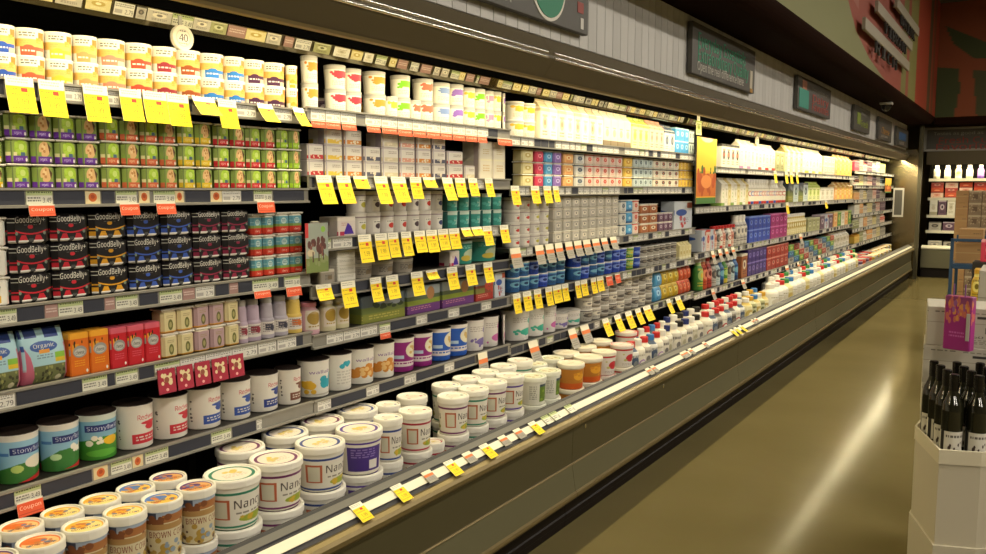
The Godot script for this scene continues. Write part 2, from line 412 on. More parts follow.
	for e in [["green", "2c7a5e"], ["plum", "6a2a5a"], ["navy", "2a3f80"], ["red", "a02838"], ["violet", "4a2a8a"]]:
		design("nan_tub_" + e[0], "d9d4c6", [["r", 0.0, 0.14, 1.0, 0.055, e[1]], ["r", 0.06, 0.3, 0.24, 0.46, "b05a38"], ["r", 0.09, 0.34, 0.18, 0.38, "c8c4b0"], ["t", "Nancy's", 0.36, 0.32, 0.56, 0.26, "4a423c"], ["l", 0.38, 0.6, 0.5, 0.08, 1, "8a8478"], ["e", 0.66, 0.76, 0.24, 0.09, "9aa838"], ["d", 0.45, 0.7, 0.4, 0.12, 5, 0.05, "c8a838"], ["r", 0.0, 0.91, 1.0, 0.05, e[1]]])
		design("nan_lid_" + e[0], "e6e2d4", [["e", 0.5, 0.5, 0.4, 0.4, e[1]], ["e", 0.5, 0.5, 0.345, 0.345, "e6dccb"], ["d", 0.36, 0.36, 0.3, 0.2, 5, 0.07, "d8c060"], ["l", 0.3, 0.5, 0.4, 0.2, 3, "c8bca8"]])
		design("nan_small_" + e[0], "e6e2d4", [["e", 0.3, 0.62, 0.06, 0.06, e[1]], ["e", 0.76, 0.62, 0.06, 0.06, e[1]], ["e", 0.5, 0.3, 0.06, 0.06, e[1]], ["e", 0.5, 0.5, 0.26, 0.22, "ecd8c4"], ["l", 0.34, 0.42, 0.32, 0.2, 3, "d0bca8"]])
	design("nan_tub_block", "d9d4c6", [["r", 0.0, 0.12, 1.0, 0.05, "4a2a8a"], ["r", 0.12, 0.24, 0.58, 0.66, "46307e"], ["r", 0.46, 0.6, 0.16, 0.24, "ded8d0"], ["l", 0.18, 0.3, 0.4, 0.26, 4, "8a78b4"], ["l", 0.76, 0.3, 0.2, 0.5, 5, "8a8478"]])
	design("sleek_tub", "d4d2c4", [["l", 0.14, 0.2, 0.2, 0.6, 7, "8a8c7c"], ["r", 0.42, 0.14, 0.42, 0.72, "5f7a2c"], ["r", 0.42, 0.14, 0.42, 0.1, "3a4a5a"], ["d", 0.46, 0.3, 0.34, 0.5, 8, 0.06, "7f9a3a"]])
	design("sleek_lid", "e2e2d0", [["e", 0.5, 0.5, 0.36, 0.36, "a8b48a"], ["e", 0.5, 0.5, 0.3, 0.3, "d8d6b8"], ["d", 0.3, 0.35, 0.4, 0.3, 6, 0.06, "b09868"]])
	design("amber_tub", "b8772c", [["r", 0.0, 0.0, 1.0, 0.08, "d8ccb4"], ["e", 0.44, 0.4, 0.16, 0.18, "e0a030"], ["d", 0.2, 0.2, 0.6, 0.5, 8, 0.06, "d08a28"], ["e", 0.84, 0.44, 0.1, 0.12, "3a3a44"], ["r", 0.0, 0.72, 1.0, 0.28, "c85a20"]])
	design("cream_lid", "e4dcc6", [["e", 0.5, 0.5, 0.4, 0.4, "e0d6bc"], ["l", 0.34, 0.44, 0.34, 0.12, 2, "b8a888"]])
	design("rose_tub", "d4cec4", [["r", 0.0, 0.04, 1.0, 0.08, "c02c30"], ["e", 0.5, 0.5, 0.18, 0.2, "c03038"], ["d", 0.2, 0.3, 0.6, 0.4, 6, 0.05, "b8b46a"], ["l", 0.2, 0.78, 0.6, 0.12, 2, "a89a90"]])
	design("rose_lid", "dcd2c6", [["e", 0.5, 0.5, 0.47, 0.47, "c84038"], ["e", 0.5, 0.5, 0.4, 0.4, "e4d6c8"], ["l", 0.3, 0.42, 0.4, 0.16, 2, "c89888"]])
	# --- second bay
	for e in [["orange", "e09038"], ["red", "d83a48"], ["green", "7ac828"], ["blue", "7a90c0"], ["purple", "8a64b8"], ["pink", "e88aa8"], ["lemon", "f0c040"], ["coral", "e86a50"]]:
		design("tall_" + e[0], "e6e2d4", [["r", 0.0, 0.0, 1.0, 0.14, "b8b4ac"], ["r", 0.3, 0.2, 0.5, 0.3, e[1]], ["d", 0.2, 0.2, 0.6, 0.36, 8, 0.07, e[1]], ["l", 0.22, 0.66, 0.5, 0.22, 3, "d0c4a8"]])
	for e in [["lemon", "ecc848"], ["red", "c83030"], ["rust", "d88a30"], ["blank", "d8cca8"], ["ink", "5a5a6a"], ["rose", "e0a088"]]:
		design("tray_" + e[0], "e4ded0", [["r", 0.0, 0.0, 1.0, 0.1, "c8bcb8"], ["r", 0.0, 0.0, 0.08, 1.0, "b8acb0"], ["l", 0.4, 0.24, 0.5, 0.22, 2, "a89a88"], ["r", 0.14, 0.66, 0.84, 0.26, e[1]], ["d", 0.2, 0.66, 0.7, 0.2, 5, 0.07, "ecdfc0"]])
	design("carton_plain", "e4dcc4", [["r", 0.0, 0.46, 1.0, 0.05, "ece4c0"], ["l", 0.3, 0.2, 0.5, 0.16, 3, "c8b070"], ["l", 0.3, 0.62, 0.5, 0.2, 3, "d0b078"], ["r", 0.0, 0.0, 0.06, 1.0, "c8b8b0"]])
	for e in [["red", "c83a30"], ["dark", "4a3a40"], ["blue", "30386a"], ["lime", "c0b840"]]:
		design("pot_" + e[0], "d6d0c6", [["r", 0.0, 0.0, 1.0, 0.16, "e2dcd0"], ["r", 0.0, 0.16, 1.0, 0.06, "9a8a88"], ["r", 0.36, 0.34, 0.44, 0.56, "e4dfd2"], ["e", 0.6, 0.62, 0.14, 0.13, e[1]], ["l", 0.4, 0.4, 0.34, 0.1, 1, "8a8a80"]])
	design("pot_teal", "3a9486", [["r", 0.0, 0.0, 1.0, 0.2, "c8d8c8"], ["r", 0.0, 0.0, 0.26, 1.0, "28605c"], ["r", 0.5, 0.36, 0.3, 0.4, "a8c8bc"], ["d", 0.3, 0.4, 0.6, 0.4, 6, 0.08, "58b0a4"]])
	design("tub_teal", "2f8a7a", [["r", 0.0, 0.0, 1.0, 0.12, "b8ccc0"], ["e", 0.66, 0.6, 0.24, 0.24, "b8c8a8"], ["e", 0.5, 0.74, 0.14, 0.12, "d0b848"], ["l", 0.3, 0.2, 0.5, 0.16, 2, "8ac0b0"]])
	design("purple_box", "e0d4c8", [["p", [V2.call(0.3, 0.9), V2.call(0.55, 0.3), V2.call(0.75, 0.5), V2.call(0.9, 0.9)], "4a2aa0"], ["r", 0.1, 0.76, 0.25, 0.2, "c03050"], ["r", 0.0, 0.0, 1.0, 0.2, "e6dccb"], ["l", 0.2, 0.3, 0.3, 0.2, 2, "c89a88"]])
	design("tan_pot", "9a9284", [["r", 0.0, 0.0, 1.0, 0.22, "c4bcaa"], ["l", 0.3, 0.4, 0.5, 0.4, 4, "5a544c"], ["r", 0.5, 0.45, 0.3, 0.3, "7a6a50"]])
	design("white_tray", "d6d2c4", [["l", 0.1, 0.3, 0.8, 0.3, 2, "aaa898"]])
	design("pasture_box", "6a7840", [["r", 0.0, 0.0, 1.0, 0.42, "5a6670"], ["d", 0.1, 0.3, 0.8, 0.2, 14, 0.07, "33402c"], ["d", 0.3, 0.2, 0.5, 0.2, 5, 0.09, "8c9298"], ["r", 0.0, 0.66, 1.0, 0.34, "7f8438"], ["l", 0.15, 0.72, 0.7, 0.18, 2, "b0a858"]])
	design("berry_box", "5a6a50", [["r", 0.0, 0.0, 1.0, 0.35, "9aa4a8"], ["r", 0.0, 0.5, 1.0, 0.2, "8a9a3a"], ["r", 0.0, 0.68, 1.0, 0.32, "6a3a7a"], ["e", 0.7, 0.3, 0.12, 0.24, "a87a50"], ["l", 0.1, 0.74, 0.6, 0.14, 2, "c88a9a"]])
	design("scarlet_box", "8a4a3a", [["r", 0.0, 0.0, 1.0, 0.4, "8a94a0"], ["d", 0.5, 0.2, 0.45, 0.4, 9, 0.1, "c04a38"], ["r", 0.0, 0.5, 0.5, 0.2, "8a8a48"], ["r", 0.0, 0.72, 1.0, 0.28, "a83830"], ["l", 0.1, 0.76, 0.6, 0.14, 2, "d8a090"]])
	design("frost_box", "c4cad0", [["e", 0.4, 0.4, 0.3, 0.12, "3858a0"], ["r", 0.7, 0.05, 0.3, 0.2, "b85a40"], ["d", 0.1, 0.6, 0.5, 0.3, 6, 0.09, "b83a3a"], ["l", 0.3, 0.6, 0.5, 0.2, 3, "8a94a8"]])
	# --- small goods of the farther bays: base, accent, third colour
	for e in [["ivory", "e6dec6", "cbb890", "8a7a60"], ["grass", "dfe4a8", "b8cc58", "8a9a40"], ["peach", "e6c8b0", "e0a088", "c07060"], ["azure", "4aa0d8", "b8dcf0", "2a78b0"], ["poppy", "d8405c", "f0a0a8", "a02840"], ["ocean", "58a4d0", "b8dcec", "2f6aa0"], ["violet", "9a78c0", "d8c8ec", "5f4090"], ["tanger", "e8b070", "f0d8a0", "d87030"], ["sober", "dcdad0", "4a5a70", "8a8c88"], ["ruby", "e4d0c0", "cc3a30", "e09a80"], ["mist", "c8d4d0", "4a5458", "9ab4b4"], ["inkwhite", "e2dcc8", "3a3632", "c87858"], ["honey", "e8c050", "c88a20", "f4e0a0"], ["silver", "c4beb0", "e4dcc8", "7f7a72"], ["cocoa", "a8663c", "e6dcc4", "6a3020"], ["damson", "6a4a60", "c8b8c0", "3a2440"], ["marine", "2f5f94", "78b0c4", "1c3a60"], ["ultra", "2a4ab0", "8098d8", "1a2a70"], ["leaf", "4a8a38", "b0cc78", "d8c040"], ["steel", "b8b4a8", "5a5450", "8a8070"], ["mustard", "c8a428", "e8d878", "7a6a18"], ["flame", "c8502c", "e89068", "8a2a1c"], ["magenta", "a82a74", "d878b0", "6a1848"], ["indigo", "4a3a80", "8878c0", "2a2050"], ["brick", "b03a30", "d89080", "6a2018"], ["olivine", "a8a878", "d0d0a8", "6a6a40"], ["milk", "ece8d8", "d8d0b8", "b8b090"], ["butter", "e0d49c", "c8b060", "f0e8c0"]]:
		design("mini_" + e[0], e[1], [["r", 0.0, 0.0, 1.0, 0.1, e[2]], ["e", 0.5, 0.45, 0.28, 0.2, e[2]], ["l", 0.2, 0.2, 0.6, 0.14, 1, e[3]], ["l", 0.2, 0.7, 0.6, 0.2, 2, e[3]], ["e", 0.5, 0.45, 0.12, 0.1, e[3]]])
		design("milo_" + e[0], e[1], [["r", 0.0, 0.78, 1.0, 0.22, e[3]], ["e", 0.5, 0.5, 0.24, 0.14, e[2]], ["l", 0.24, 0.3, 0.5, 0.1, 1, e[3]]])
	# --- plain colours for caps
	for e in [["red", "c43a34"], ["blue", "3a50b0"], ["mauve", "b088b0"], ["green", "8aac50"], ["honey", "e0b850"]]:
		design("foot_" + e[0], "e6e0cc", [["r", 0.0, 0.86, 1.0, 0.14, e[1]], ["l", 0.24, 0.24, 0.5, 0.1, 1, "b8b098"], ["e", 0.5, 0.5, 0.2, 0.12, e[1]], ["e", 0.5, 0.5, 0.15, 0.08, "ece6d4"]])
	for e in [["white", "e6e2d6"], ["red", "c42a28"], ["umber", "352a24"], ["navy", "24306a"], ["blue", "3c7ab8"], ["gold", "d0a030"], ["black", "1c1a1a"], ["grey", "a8a49c"], ["green", "3f8a4a"], ["pinkcap", "d88a98"]]:
		design("c_" + e[0], e[1], [])
	# --- tags
	design("sale_tag", "f0d010", [["r", 0.0, 0.0, 1.0, 0.26, "e8e4d0"], ["l", 0.1, 0.06, 0.7, 0.14, 2, "a8a494"], ["l", 0.08, 0.32, 0.4, 0.07, 1, "b08a20"], ["r", 0.52, 0.3, 0.22, 0.11, "d03a24"], ["l", 0.12, 0.46, 0.7, 0.1, 1, "b09414"], ["t", "1.99", 0.3, 0.6, 0.44, 0.16, "8a7410"], ["l", 0.12, 0.84, 0.76, 0.07, 1, "b09414"]])
	design("club_tag", "d8542c", [["r", 0.0, 0.0, 1.0, 0.12, "e0dcc8"], ["t", "Coupon", 0.1, 0.3, 0.8, 0.34, "f0c8b0"], ["r", 0.0, 0.8, 1.0, 0.06, "b84020"]])
	design("flag_tag", "98948a", [["r", 0.0, 0.0, 1.0, 0.3, "e2dcc4"], ["r", 0.0, 0.3, 1.0, 0.2, "d8743c"], ["l", 0.14, 0.6, 0.7, 0.3, 3, "77736a"]])  # grey lower half has the shade on the hanging part painted in
	design("shelf_label", "dcdac8", [["r", 0.0, 0.0, 1.0, 0.34, "b4c088"], ["l", 0.06, 0.06, 0.88, 0.2, 1, "5a6440"], ["l", 0.06, 0.46, 0.5, 0.4, 2, "7a7870"], ["t", "3.49", 0.62, 0.5, 0.32, 0.36, "3c3a38"]])
	design("shelf_label_b", "dedbd0", [["l", 0.06, 0.1, 0.88, 0.3, 2, "8a887e"], ["t", "2.79", 0.56, 0.5, 0.38, 0.36, "4a4846"], ["r", 0.06, 0.55, 0.36, 0.3, "b0aca4"]])
	design("icon_label", "e0cfa0", [["e", 0.5, 0.5, 0.28, 0.34, "d0682c"], ["e", 0.5, 0.45, 0.14, 0.16, "b04a20"]])
	design("rose_label", "a8847c", [["l", 0.1, 0.3, 0.8, 0.4, 2, "d8c4b8"]])
	design("navy_label", "32343f", [["r", 0.0, 0.0, 1.0, 0.06, "4a4c58"]])
	design("coupon_card", "9c2038", [["d", 0.25, 0.25, 0.5, 0.35, 12, 0.1, "d8c89a"], ["e", 0.5, 0.45, 0.14, 0.12, "8a4a38"], ["e", 0.5, 0.85, 0.08, 0.06, "e0a8a0"], ["r", 0.0, 0.0, 0.05, 1.0, "7a1428"]])
	design("dial", "e8e2d0", [["e", 0.5, 0.5, 0.34, 0.34, "cfc8b8"], ["e", 0.5, 0.5, 0.3, 0.3, "e8e2d4"], ["t", "40", 0.3, 0.36, 0.4, 0.28, "3a3448"], ["l", 0.34, 0.22, 0.3, 0.1, 1, "77706c"], ["l", 0.3, 0.7, 0.4, 0.08, 1, "77706c"]])
	design("cattle_card", "98a094", [["r", 0.0, 0.7, 1.0, 0.3, "748448"], ["d", 0.05, 0.64, 0.9, 0.2, 16, 0.05, "848e5c"], ["r", 0.0, 0.0, 0.14, 0.3, "c03a3a"], ["e", 0.78, 0.14, 0.1, 0.06, "8ab848"], ["d", 0.15, 0.34, 0.7, 0.28, 16, 0.075, "5c3430"], ["d", 0.2, 0.36, 0.6, 0.3, 6, 0.05, "7a4a40"], ["e", 0.24, 0.6, 0.16, 0.07, "c8b898"], ["r", 0.3, 0.58, 0.05, 0.2, "4a2c28"], ["r", 0.55, 0.55, 0.05, 0.22, "4a2c28"], ["r", 0.75, 0.55, 0.04, 0.2, "4a2c28"]])
	design("grove_poster", "f0b82c", [["r", 0.0, 0.0, 1.0, 0.5, "f2c838"], ["e", 0.5, 0.02, 0.3, 0.06, "e8b8a0"], ["d", 0.0, 0.46, 1.0, 0.12, 18, 0.05, "4a6a28"], ["r", 0.0, 0.54, 1.0, 0.34, "d0712a"], ["d", 0.05, 0.5, 0.9, 0.34, 16, 0.08, "b8501c"], ["e", 0.5, 0.66, 0.26, 0.1, "e89048"], ["r", 0.0, 0.9, 1.0, 0.1, "4a7a3a"]])
	# --- things on the right
	design("wine_case", "b4ae9e", [["l", 0.1, 0.1, 0.3, 0.06, 1, "6a665c"], ["r", 0.62, 0.2, 0.3, 0.06, "2c2a28"], ["l", 0.5, 0.12, 0.4, 0.05, 1, "77736a"], ["r", 0.0, 0.38, 1.0, 0.012, "8e897c"], ["r", 0.72, 0.48, 0.06, 0.16, "6a665c"], ["t", "750", 0.5, 0.7, 0.2, 0.06, "4a4640"], ["l", 0.4, 0.8, 0.5, 0.12, 3, "8a857a"]])
	design("wine_label", "17140f", [["r", 0.08, 0.5, 0.84, 0.36, "c8c4b8"], ["l", 0.14, 0.56, 0.7, 0.08, 1, "5a564e"], ["d", 0.2, 0.68, 0.6, 0.12, 10, 0.035, "3a2a24"]])
	design("gift_bag", "982078", [["r", 0.0, 0.0, 1.0, 0.16, "8a3a70"], ["d", 0.05, 0.04, 0.9, 0.42, 22, 0.07, "c86a5c"], ["d", 0.1, 0.05, 0.8, 0.36, 14, 0.05, "d8904a"], ["d", 0.2, 0.1, 0.6, 0.3, 6, 0.05, "9a5a98"], ["l", 0.2, 0.66, 0.6, 0.12, 2, "c060a8"]])
	design("kraft", "9a774a", [["r", 0.0, 0.46, 1.0, 0.05, "a88a5c"], ["l", 0.6, 0.3, 0.3, 0.1, 1, "5a4630"]])
	design("beige_pack", "7e6a50", [["r", 0.0, 0.0, 1.0, 0.14, "a8987c"], ["r", 0.3, 0.3, 0.4, 0.4, "5e4a36"], ["d", 0.0, 0.1, 1.0, 0.8, 12, 0.07, "98866a"], ["l", 0.1, 0.75, 0.8, 0.15, 2, "6a5a48"]])
	pm = mat("printed_packaging", "ffffff", 0.42)
	pm.albedo_texture = ImageTexture.create_from_image(art)
	pm.texture_repeat = false
	var pp := mat("printed_paper", "ffffff", 0.7)
	pp.albedo_texture = pm.albedo_texture
	pp.texture_repeat = false
# ---------------------------------------------------------------- goods
# returns the parts of one piece of merchandise: [name, mesh, offset]
func goods(kind: String, w: float, h: float, dsg: String, o: Dictionary) -> Array:
	var key := "%s_%.4f_%.4f_%s_%s_%s" % [kind, w, h, dsg, o.get("cap", ""), o.get("d", 0.0)]
	if meshes.has(key):
		return meshes[key]
	var r := sp(dsg)
	var cap := sp(o.get("cap", "c_white"))
	var n: int = o.get("seg", 24)
	var q := w / 2
	var out := []
	var st := st_new()
	match kind:
		"cup":
			lathe(st, [[q * 0.86, 0.0], [q * 0.9, h * 0.02], [q * 0.985, h * 0.93]], n, r, 2)
			out.append(["cup", done(st), Vector3.ZERO])
			st = st_new()
			lathe_top(st, [[q * 0.9, h * 0.925], [q, h * 0.93], [q, h * 0.975], [q * 0.97, h], [q * 0.9, h * 0.985], [0.001, h * 0.985]], n, cap)
			out.append(["lid", done(st), Vector3.ZERO])
		"tub":
			lathe(st, [[q * 0.8, 0.0], [q * 0.84, h * 0.02], [q * 0.945, h * 0.86]], n, r, 2)
			out.append(["tub", done(st), Vector3.ZERO])
			st = st_new()
			lathe_top(st, [[q * 0.94, h * 0.845], [q, h * 0.85], [q, h * 0.97], [q * 0.97, h], [q * 0.88, h], [q * 0.85, h * 0.975], [0.001, h * 0.975]], n, cap)
			out.append(["lid", done(st), Vector3.ZERO])
		"pot":   # straight pot with a bare rim, no separate lid shown from the side
			lathe(st, [[q * 0.84, 0.0], [q * 0.9, h * 0.02], [q * 0.97, h * 0.95], [q, h * 0.955], [q, h * 0.985]], n, r, 2)
			out.append(["tub", done(st), Vector3.ZERO])
			st = st_new()
			lathe_top(st, [[q * 0.97, h * 0.98], [q * 0.985, h], [q * 0.9, h * 0.99], [0.001, h * 0.985]], n, cap)
			out.append(["lid", done(st), Vector3.ZERO])
		"bottle":
			var rise: Array = o.get("prof", [[0.9, 0.0], [0.97, 0.02], [1.0, 0.05], [1.0, 0.58], [0.92, 0.66], [0.62, 0.78], [0.56, 0.86]])
			var pr := []
			for e in rise:
				pr.append([e[0] * q, e[1] * h])
			lathe(st, pr, n, r, 2)
			out.append(["bottle", done(st), Vector3.ZERO])
			st = st_new()
			var rt: float = pr[-1][0]
			lathe_top(st, [[rt * 1.0, h * 0.86], [rt * 1.12, h * 0.865], [rt * 1.12, h * 0.985], [rt * 1.04, h], [0.001, h]], n, cap)
			out.append(["cap", done(st), Vector3.ZERO])
		"carton":
			var d: float = o.get("d", w)
			out.append(["carton", pack(w, h * 0.78, d, r, 0.004, true), Vector3.ZERO])
			var y0 := h * 0.78
			var y1 := h * 0.94
			var a := Vector3(d / 2 - 0.003, y0, w / 2 - 0.003)
			var c00 := Vector3(a.x, y0, -a.z)
			var c10 := Vector3(-a.x, y0, a.z)
			var c11 := Vector3(-a.x, y0, -a.z)
			var t0 := Vector3(0.003, y1, a.z)
			var t1 := Vector3(0.003, y1, -a.z)
			var t2 := Vector3(-0.003, y1, a.z)
			var t3 := Vector3(-0.003, y1, -a.z)
			var uv := [sub(r, 0.9, 0.12), sub(r, 0.1, 0.12), sub(r, 0.1, 0.02), sub(r, 0.9, 0.02)]
			quad(st, [c00, a, t0, t1], uv)
			quad(st, [c10, c11, t3, t2], uv)
			quad(st, [a, c10, t2, t0], uv)
			quad(st, [c11, c00, t1, t3], uv)
			var up := Vector3(0, h * 0.06, 0)
			quad(st, [t1, t0, t0 + up, t1 + up], uv)
			quad(st, [t2, t3, t3 + up, t2 + up], uv)
			quad(st, [t0, t2, t2 + up, t0 + up], uv)
			quad(st, [t3, t1, t1 + up, t3 + up], uv)
			quad(st, [t1 + up, t0 + up, t2 + up, t3 + up], uv)
			out.append(["gable", done(st), Vector3.ZERO])
		"packet":   # printed sleeve under white cup rims
			var d: float = o.get("d", w)
			out.append(["sleeve", pack(w * 0.97, h * 0.91, d * 0.97, r, 0.008, true), Vector3.ZERO])
			out.append(["lid", slab(d, h * 0.085, w, 0.002), Vector3(0, h * 0.91, 0)])
		"box":
			out.append(["box", pack(w, h, o.get("d", w), r, o.get("c", 0.003), true), Vector3.ZERO])
		"pouch":
			out.append(["pouch", pack(w, h, o.get("d", w * 0.6), r, 0.006, true, 1.0), Vector3.ZERO])
	meshes[key] = out
	return out
const NAMES := {"cup": "yogurt_cup", "tub": "yogurt_tub", "pot": "yogurt_tub", "bottle": "drink_bottle", "carton": "gable_carton", "packet": "yogurt_packet", "box": "snack_box", "pouch": "cheese_pouch"}
const CATS := {"cup": "cup", "tub": "tub", "pot": "tub", "bottle": "bottle", "carton": "carton", "packet": "packet", "box": "box", "pouch": "pouch"}
func put(kind: String, parts: Array, at: Vector3, turn: float, label: String, group: String, o: Dictionary) -> void:
	var called: String = o.get("name", NAMES[kind])
	var cat: String = o.get("cat", CATS[kind])
	if parts.size() == 1:
		var m := part(nm(called), parts[0][1], pm, self, at)
		m.rotation.y = turn
		tag(m, label, cat, group)
		return
	var t := thing(called, label, cat, at, turn, group)
	for p in parts:
		part(p[0], p[1], mats["white_plastic"] if p[0] == "lid" and kind == "packet" else pm, t, p[2])
const ORD := ["first", "second", "third", "fourth", "fifth", "sixth", "seventh", "eighth", "ninth", "tenth", "eleventh", "twelfth", "thirteenth", "fourteenth", "fifteenth", "sixteenth", "seventeenth", "eighteenth", "nineteenth", "twentieth", "twenty-first", "twenty-second", "twenty-third", "twenty-fourth"]
func ordinal(i: int) -> String:
	return ORD[i] if i < ORD.size() else "later"
func tell(label: String, i: int, n: int, k: int, layers: int, desc: String) -> String:
	var bits := [label]
	if layers > 1:
		bits.append(["bottom layer", "top layer"][k] if layers == 2 else ["bottom layer", "middle layer", "top layer"][k] if layers == 3 else ordinal(k) + " layer")
	if n > 1 and n <= 24:
		bits.append(ordinal(i) + " column")
	if desc != "":
		bits.append(desc)
	var out := ", ".join(bits)
	while out.split(" ", false).size() > 16 and bits.size() > 2:
		bits.remove_at(1)
		out = ", ".join(bits)
	return out
# a run of facings on a shelf between two picture columns; h in pixels per layer
func run(key: String, a: float, b: float, n: int, layers: int, hpx: float, kind: String, dsg: Array, label: String, o := {}) -> void:
	var s: Dictionary = shelves[key]
	var y: float = s.y
	var round_one := kind in ["cup", "tub", "pot", "bottle"]
	var xf: float = XP - o.get("back", 0.0)
	var px := xf - 0.02
	var za := minf(zpix(a, px, y + 0.05), s.z0 - 0.004)
	var zb := maxf(zpix(b, px, y + 0.05), s.z1 + 0.004)
	var pitch := (za - zb) / n
	var w: float = pitch * o.get("fill", 0.96)
	var h := hpx * depth(px, y + 0.05, (za + zb) / 2) / F
	o = o.duplicate()
	if not o.has("d"):
		o["d"] = minf(w * 1.1, 0.16)
	for other in shelves:
		if other[0] == key[0] and shelves[other].y > y + 0.02:
			h = minf(h, (shelves[other].y - 0.05 - y) / layers)
	var d: float = w if round_one else o.d
	var skip: Array = o.get("skip", [])
	for i in n:
		for k in layers:
			if skip.has(Vector2i(i, k)):
				continue
			var g: String = dsg[(i + k * int(o.get("shift", 0))) % dsg.size()]
			var at := Vector3(xf - d / 2, y + 0.0004 + k * (h + 0.0003), za - pitch * (i + 0.5))
			put(kind, goods(kind, w, h, g, o), at, deg_to_rad(rng.randf_range(-4, 4) - 10.0) if round_one else 0.0, tell(label, i, n, k, layers, s.desc), label + " on " + s.desc, o)
# a run in the well; a and b are the picture columns of the first and last lid
func well(x: float, a: float, b: float, n: int, layers: int, h: float, kind: String, dsg: Array, caps: Array, label: String, o := {}) -> void:
	var ytop := 0.4704 + layers * h
	var za := zpix(a, x, ytop)
	var zb := zpix(b, x, ytop)
	var pitch: float = (za - zb) / maxi(n - 1, 1)
	var w: float = o.get("w", pitch * 0.97)
	w = minf(w, pitch * 0.985) if n > 1 else w
	if not o.has("w"):
		w = minf(w, 0.112)
	for i in n:
		var zc := za - pitch * i
		var wi := w
		for q in placed:
			wi = minf(wi, 2.0 * (Vector2(x, zc).distance_to(Vector2(q.x, q.y)) - q.z) - 0.001)
		if wi < w * 0.7:
			continue
		placed.append(Vector3(x, zc, wi / 2))
		for k in layers:
			var oo := o.duplicate()
			oo["cap"] = caps[(i + k) % caps.size()]
			put(kind, goods(kind, snappedf(wi, 0.002), h, dsg[i % dsg.size()], oo), Vector3(x, 0.4704 + k * (h + 0.0003), zc), deg_to_rad(o.get("turn", -20.0) + rng.randf_range(-6, 6)), tell(label, i, n, k, layers, ""), label, oo)

# ---------------------------------------------------------------- shelves, labels, tags
func plate(w: float, h: float, r: Rect2, bow := 0.0, lean := 0.0, seg := 1) -> ArrayMesh:
	# a thin printed card whose top edge is at y = 0, front to +x
	var key := "plate%.3f_%.3f_%s_%.3f_%.3f" % [w, h, r, bow, lean]
	if meshes.has(key):
		return meshes[key]
	var st := st_new()
	var t := 0.0006
	for i in seg:
		var f0 := float(i) / seg
		var f1 := float(i + 1) / seg
		var x0 := lean * f0 + bow * f0 * f0
		var x1 := lean * f1 + bow * f1 * f1
		for e in [[t, 1.0], [-t, -1.0]]:
			var p := [Vector3(x1 + e[0], -h * f1, -w / 2), Vector3(x1 + e[0], -h * f1, w / 2), Vector3(x0 + e[0], -h * f0, w / 2), Vector3(x0 + e[0], -h * f0, -w / 2)]
			var uv := [sub(r, 1, f1), sub(r, 0, f1), sub(r, 0, f0), sub(r, 1, f0)]
			if e[1] < 0:
				p.reverse()
				uv.reverse()
			quad(st, p, uv, 1 if e[1] > 0 else 2)
		for z in [-w / 2, w / 2]:
			quad(st, [Vector3(x1 + t, -h * f1, z), Vector3(x0 + t, -h * f0, z), Vector3(x0 - t, -h * f0, z), Vector3(x1 - t, -h * f1, z)], [sub(r, 0, 0), sub(r, 0, 0), sub(r, 0, 0), sub(r, 0, 0)], -1)
	for e in [[0.0, 0.0], [lean + bow, -h]]:
		quad(st, [Vector3(e[0] + t, e[1], -w / 2), Vector3(e[0] + t, e[1], w / 2), Vector3(e[0] - t, e[1], w / 2), Vector3(e[0] - t, e[1], -w / 2)], [sub(r, 0, 0), sub(r, 0, 0), sub(r, 0, 0), sub(r, 0, 0)], -1)
	meshes[key] = done(st)
	return meshes[key]
# list: [px0, px1, kind] with w white, g green-topped, n navy, p rose, o icon; an empty list is filled by chance
func shelf(key: String, y: float, z0: float, z1: float, desc: String, list := [], share := 0.55) -> void:
	if not shelves.has(key):
		shelves[key] = {"y": y, "desc": desc, "z0": z0, "z1": z1}
	shelves[key].z1 = minf(z1, shelves[key].z1)
	var zm := (z0 + z1) / 2
	var half := (z0 - z1) / 2 - 0.002
	var unit: Node3D = units[-1]
	for u in units:
		if zm < u.get_meta("z0") and zm > u.get_meta("z1"):
			unit = u
	var t := part("shelf", extrude([Vector2(-0.23, -0.018), Vector2(0.24, -0.018), Vector2(0.24, 0.0), Vector2(-0.23, 0.0)], -half, half), mats["shelf_metal"], unit, Vector3(-2.27, y, zm) - unit.position)
	var rail := t
	part("price_rail", extrude([Vector2(0.24, 0.004), Vector2(0.24, -0.044), Vector2(0.256, -0.044), Vector2(0.256, -0.038), Vector2(0.2475, -0.037), Vector2(0.2475, -0.003), Vector2(0.254, -0.002), Vector2(0.254, 0.004)], -half, half), mats["rail_metal"], t)
	for s in [-1, 1]:
		part("bracket", extrude([Vector2(-0.23, -0.1), Vector2(-0.2, -0.1), Vector2(0.2, -0.03), Vector2(0.2, -0.018), Vector2(-0.23, -0.018)], -0.002, 0.002), mats["shelf_metal"], t, Vector3(0, 0, s * (half - 0.03)))
	var items := []
	if list.is_empty():
		var z := z0 - 0.01
		while z > z1 + 0.08:
			var w := rng.randf_range(0.045, 0.075)
			items.append([z, z - w, "w" if rng.randf() < share else ("n" if rng.randf() < 0.7 else "g")])
			z -= w + rng.randf_range(0.003, 0.02)
	for e in list:
		items.append([zpix(e[0], XS, y - 0.02), zpix(e[1], XS, y - 0.02), e[2]])
	for e in items:
		var za: float = e[0]
		var zb: float = e[1]
		if za > z0 or zb < z1:
			continue
		var dsg: String = {"w": "shelf_label_b", "g": "shelf_label", "n": "navy_label", "p": "rose_label", "o": "icon_label"}[e[2]]
		part("price_label", plate(snappedf(za - zb, 0.004), 0.033, sp(dsg)), mats["printed_paper"], rail, Vector3(0.2485, -0.0035, (za + zb) / 2 - zm))
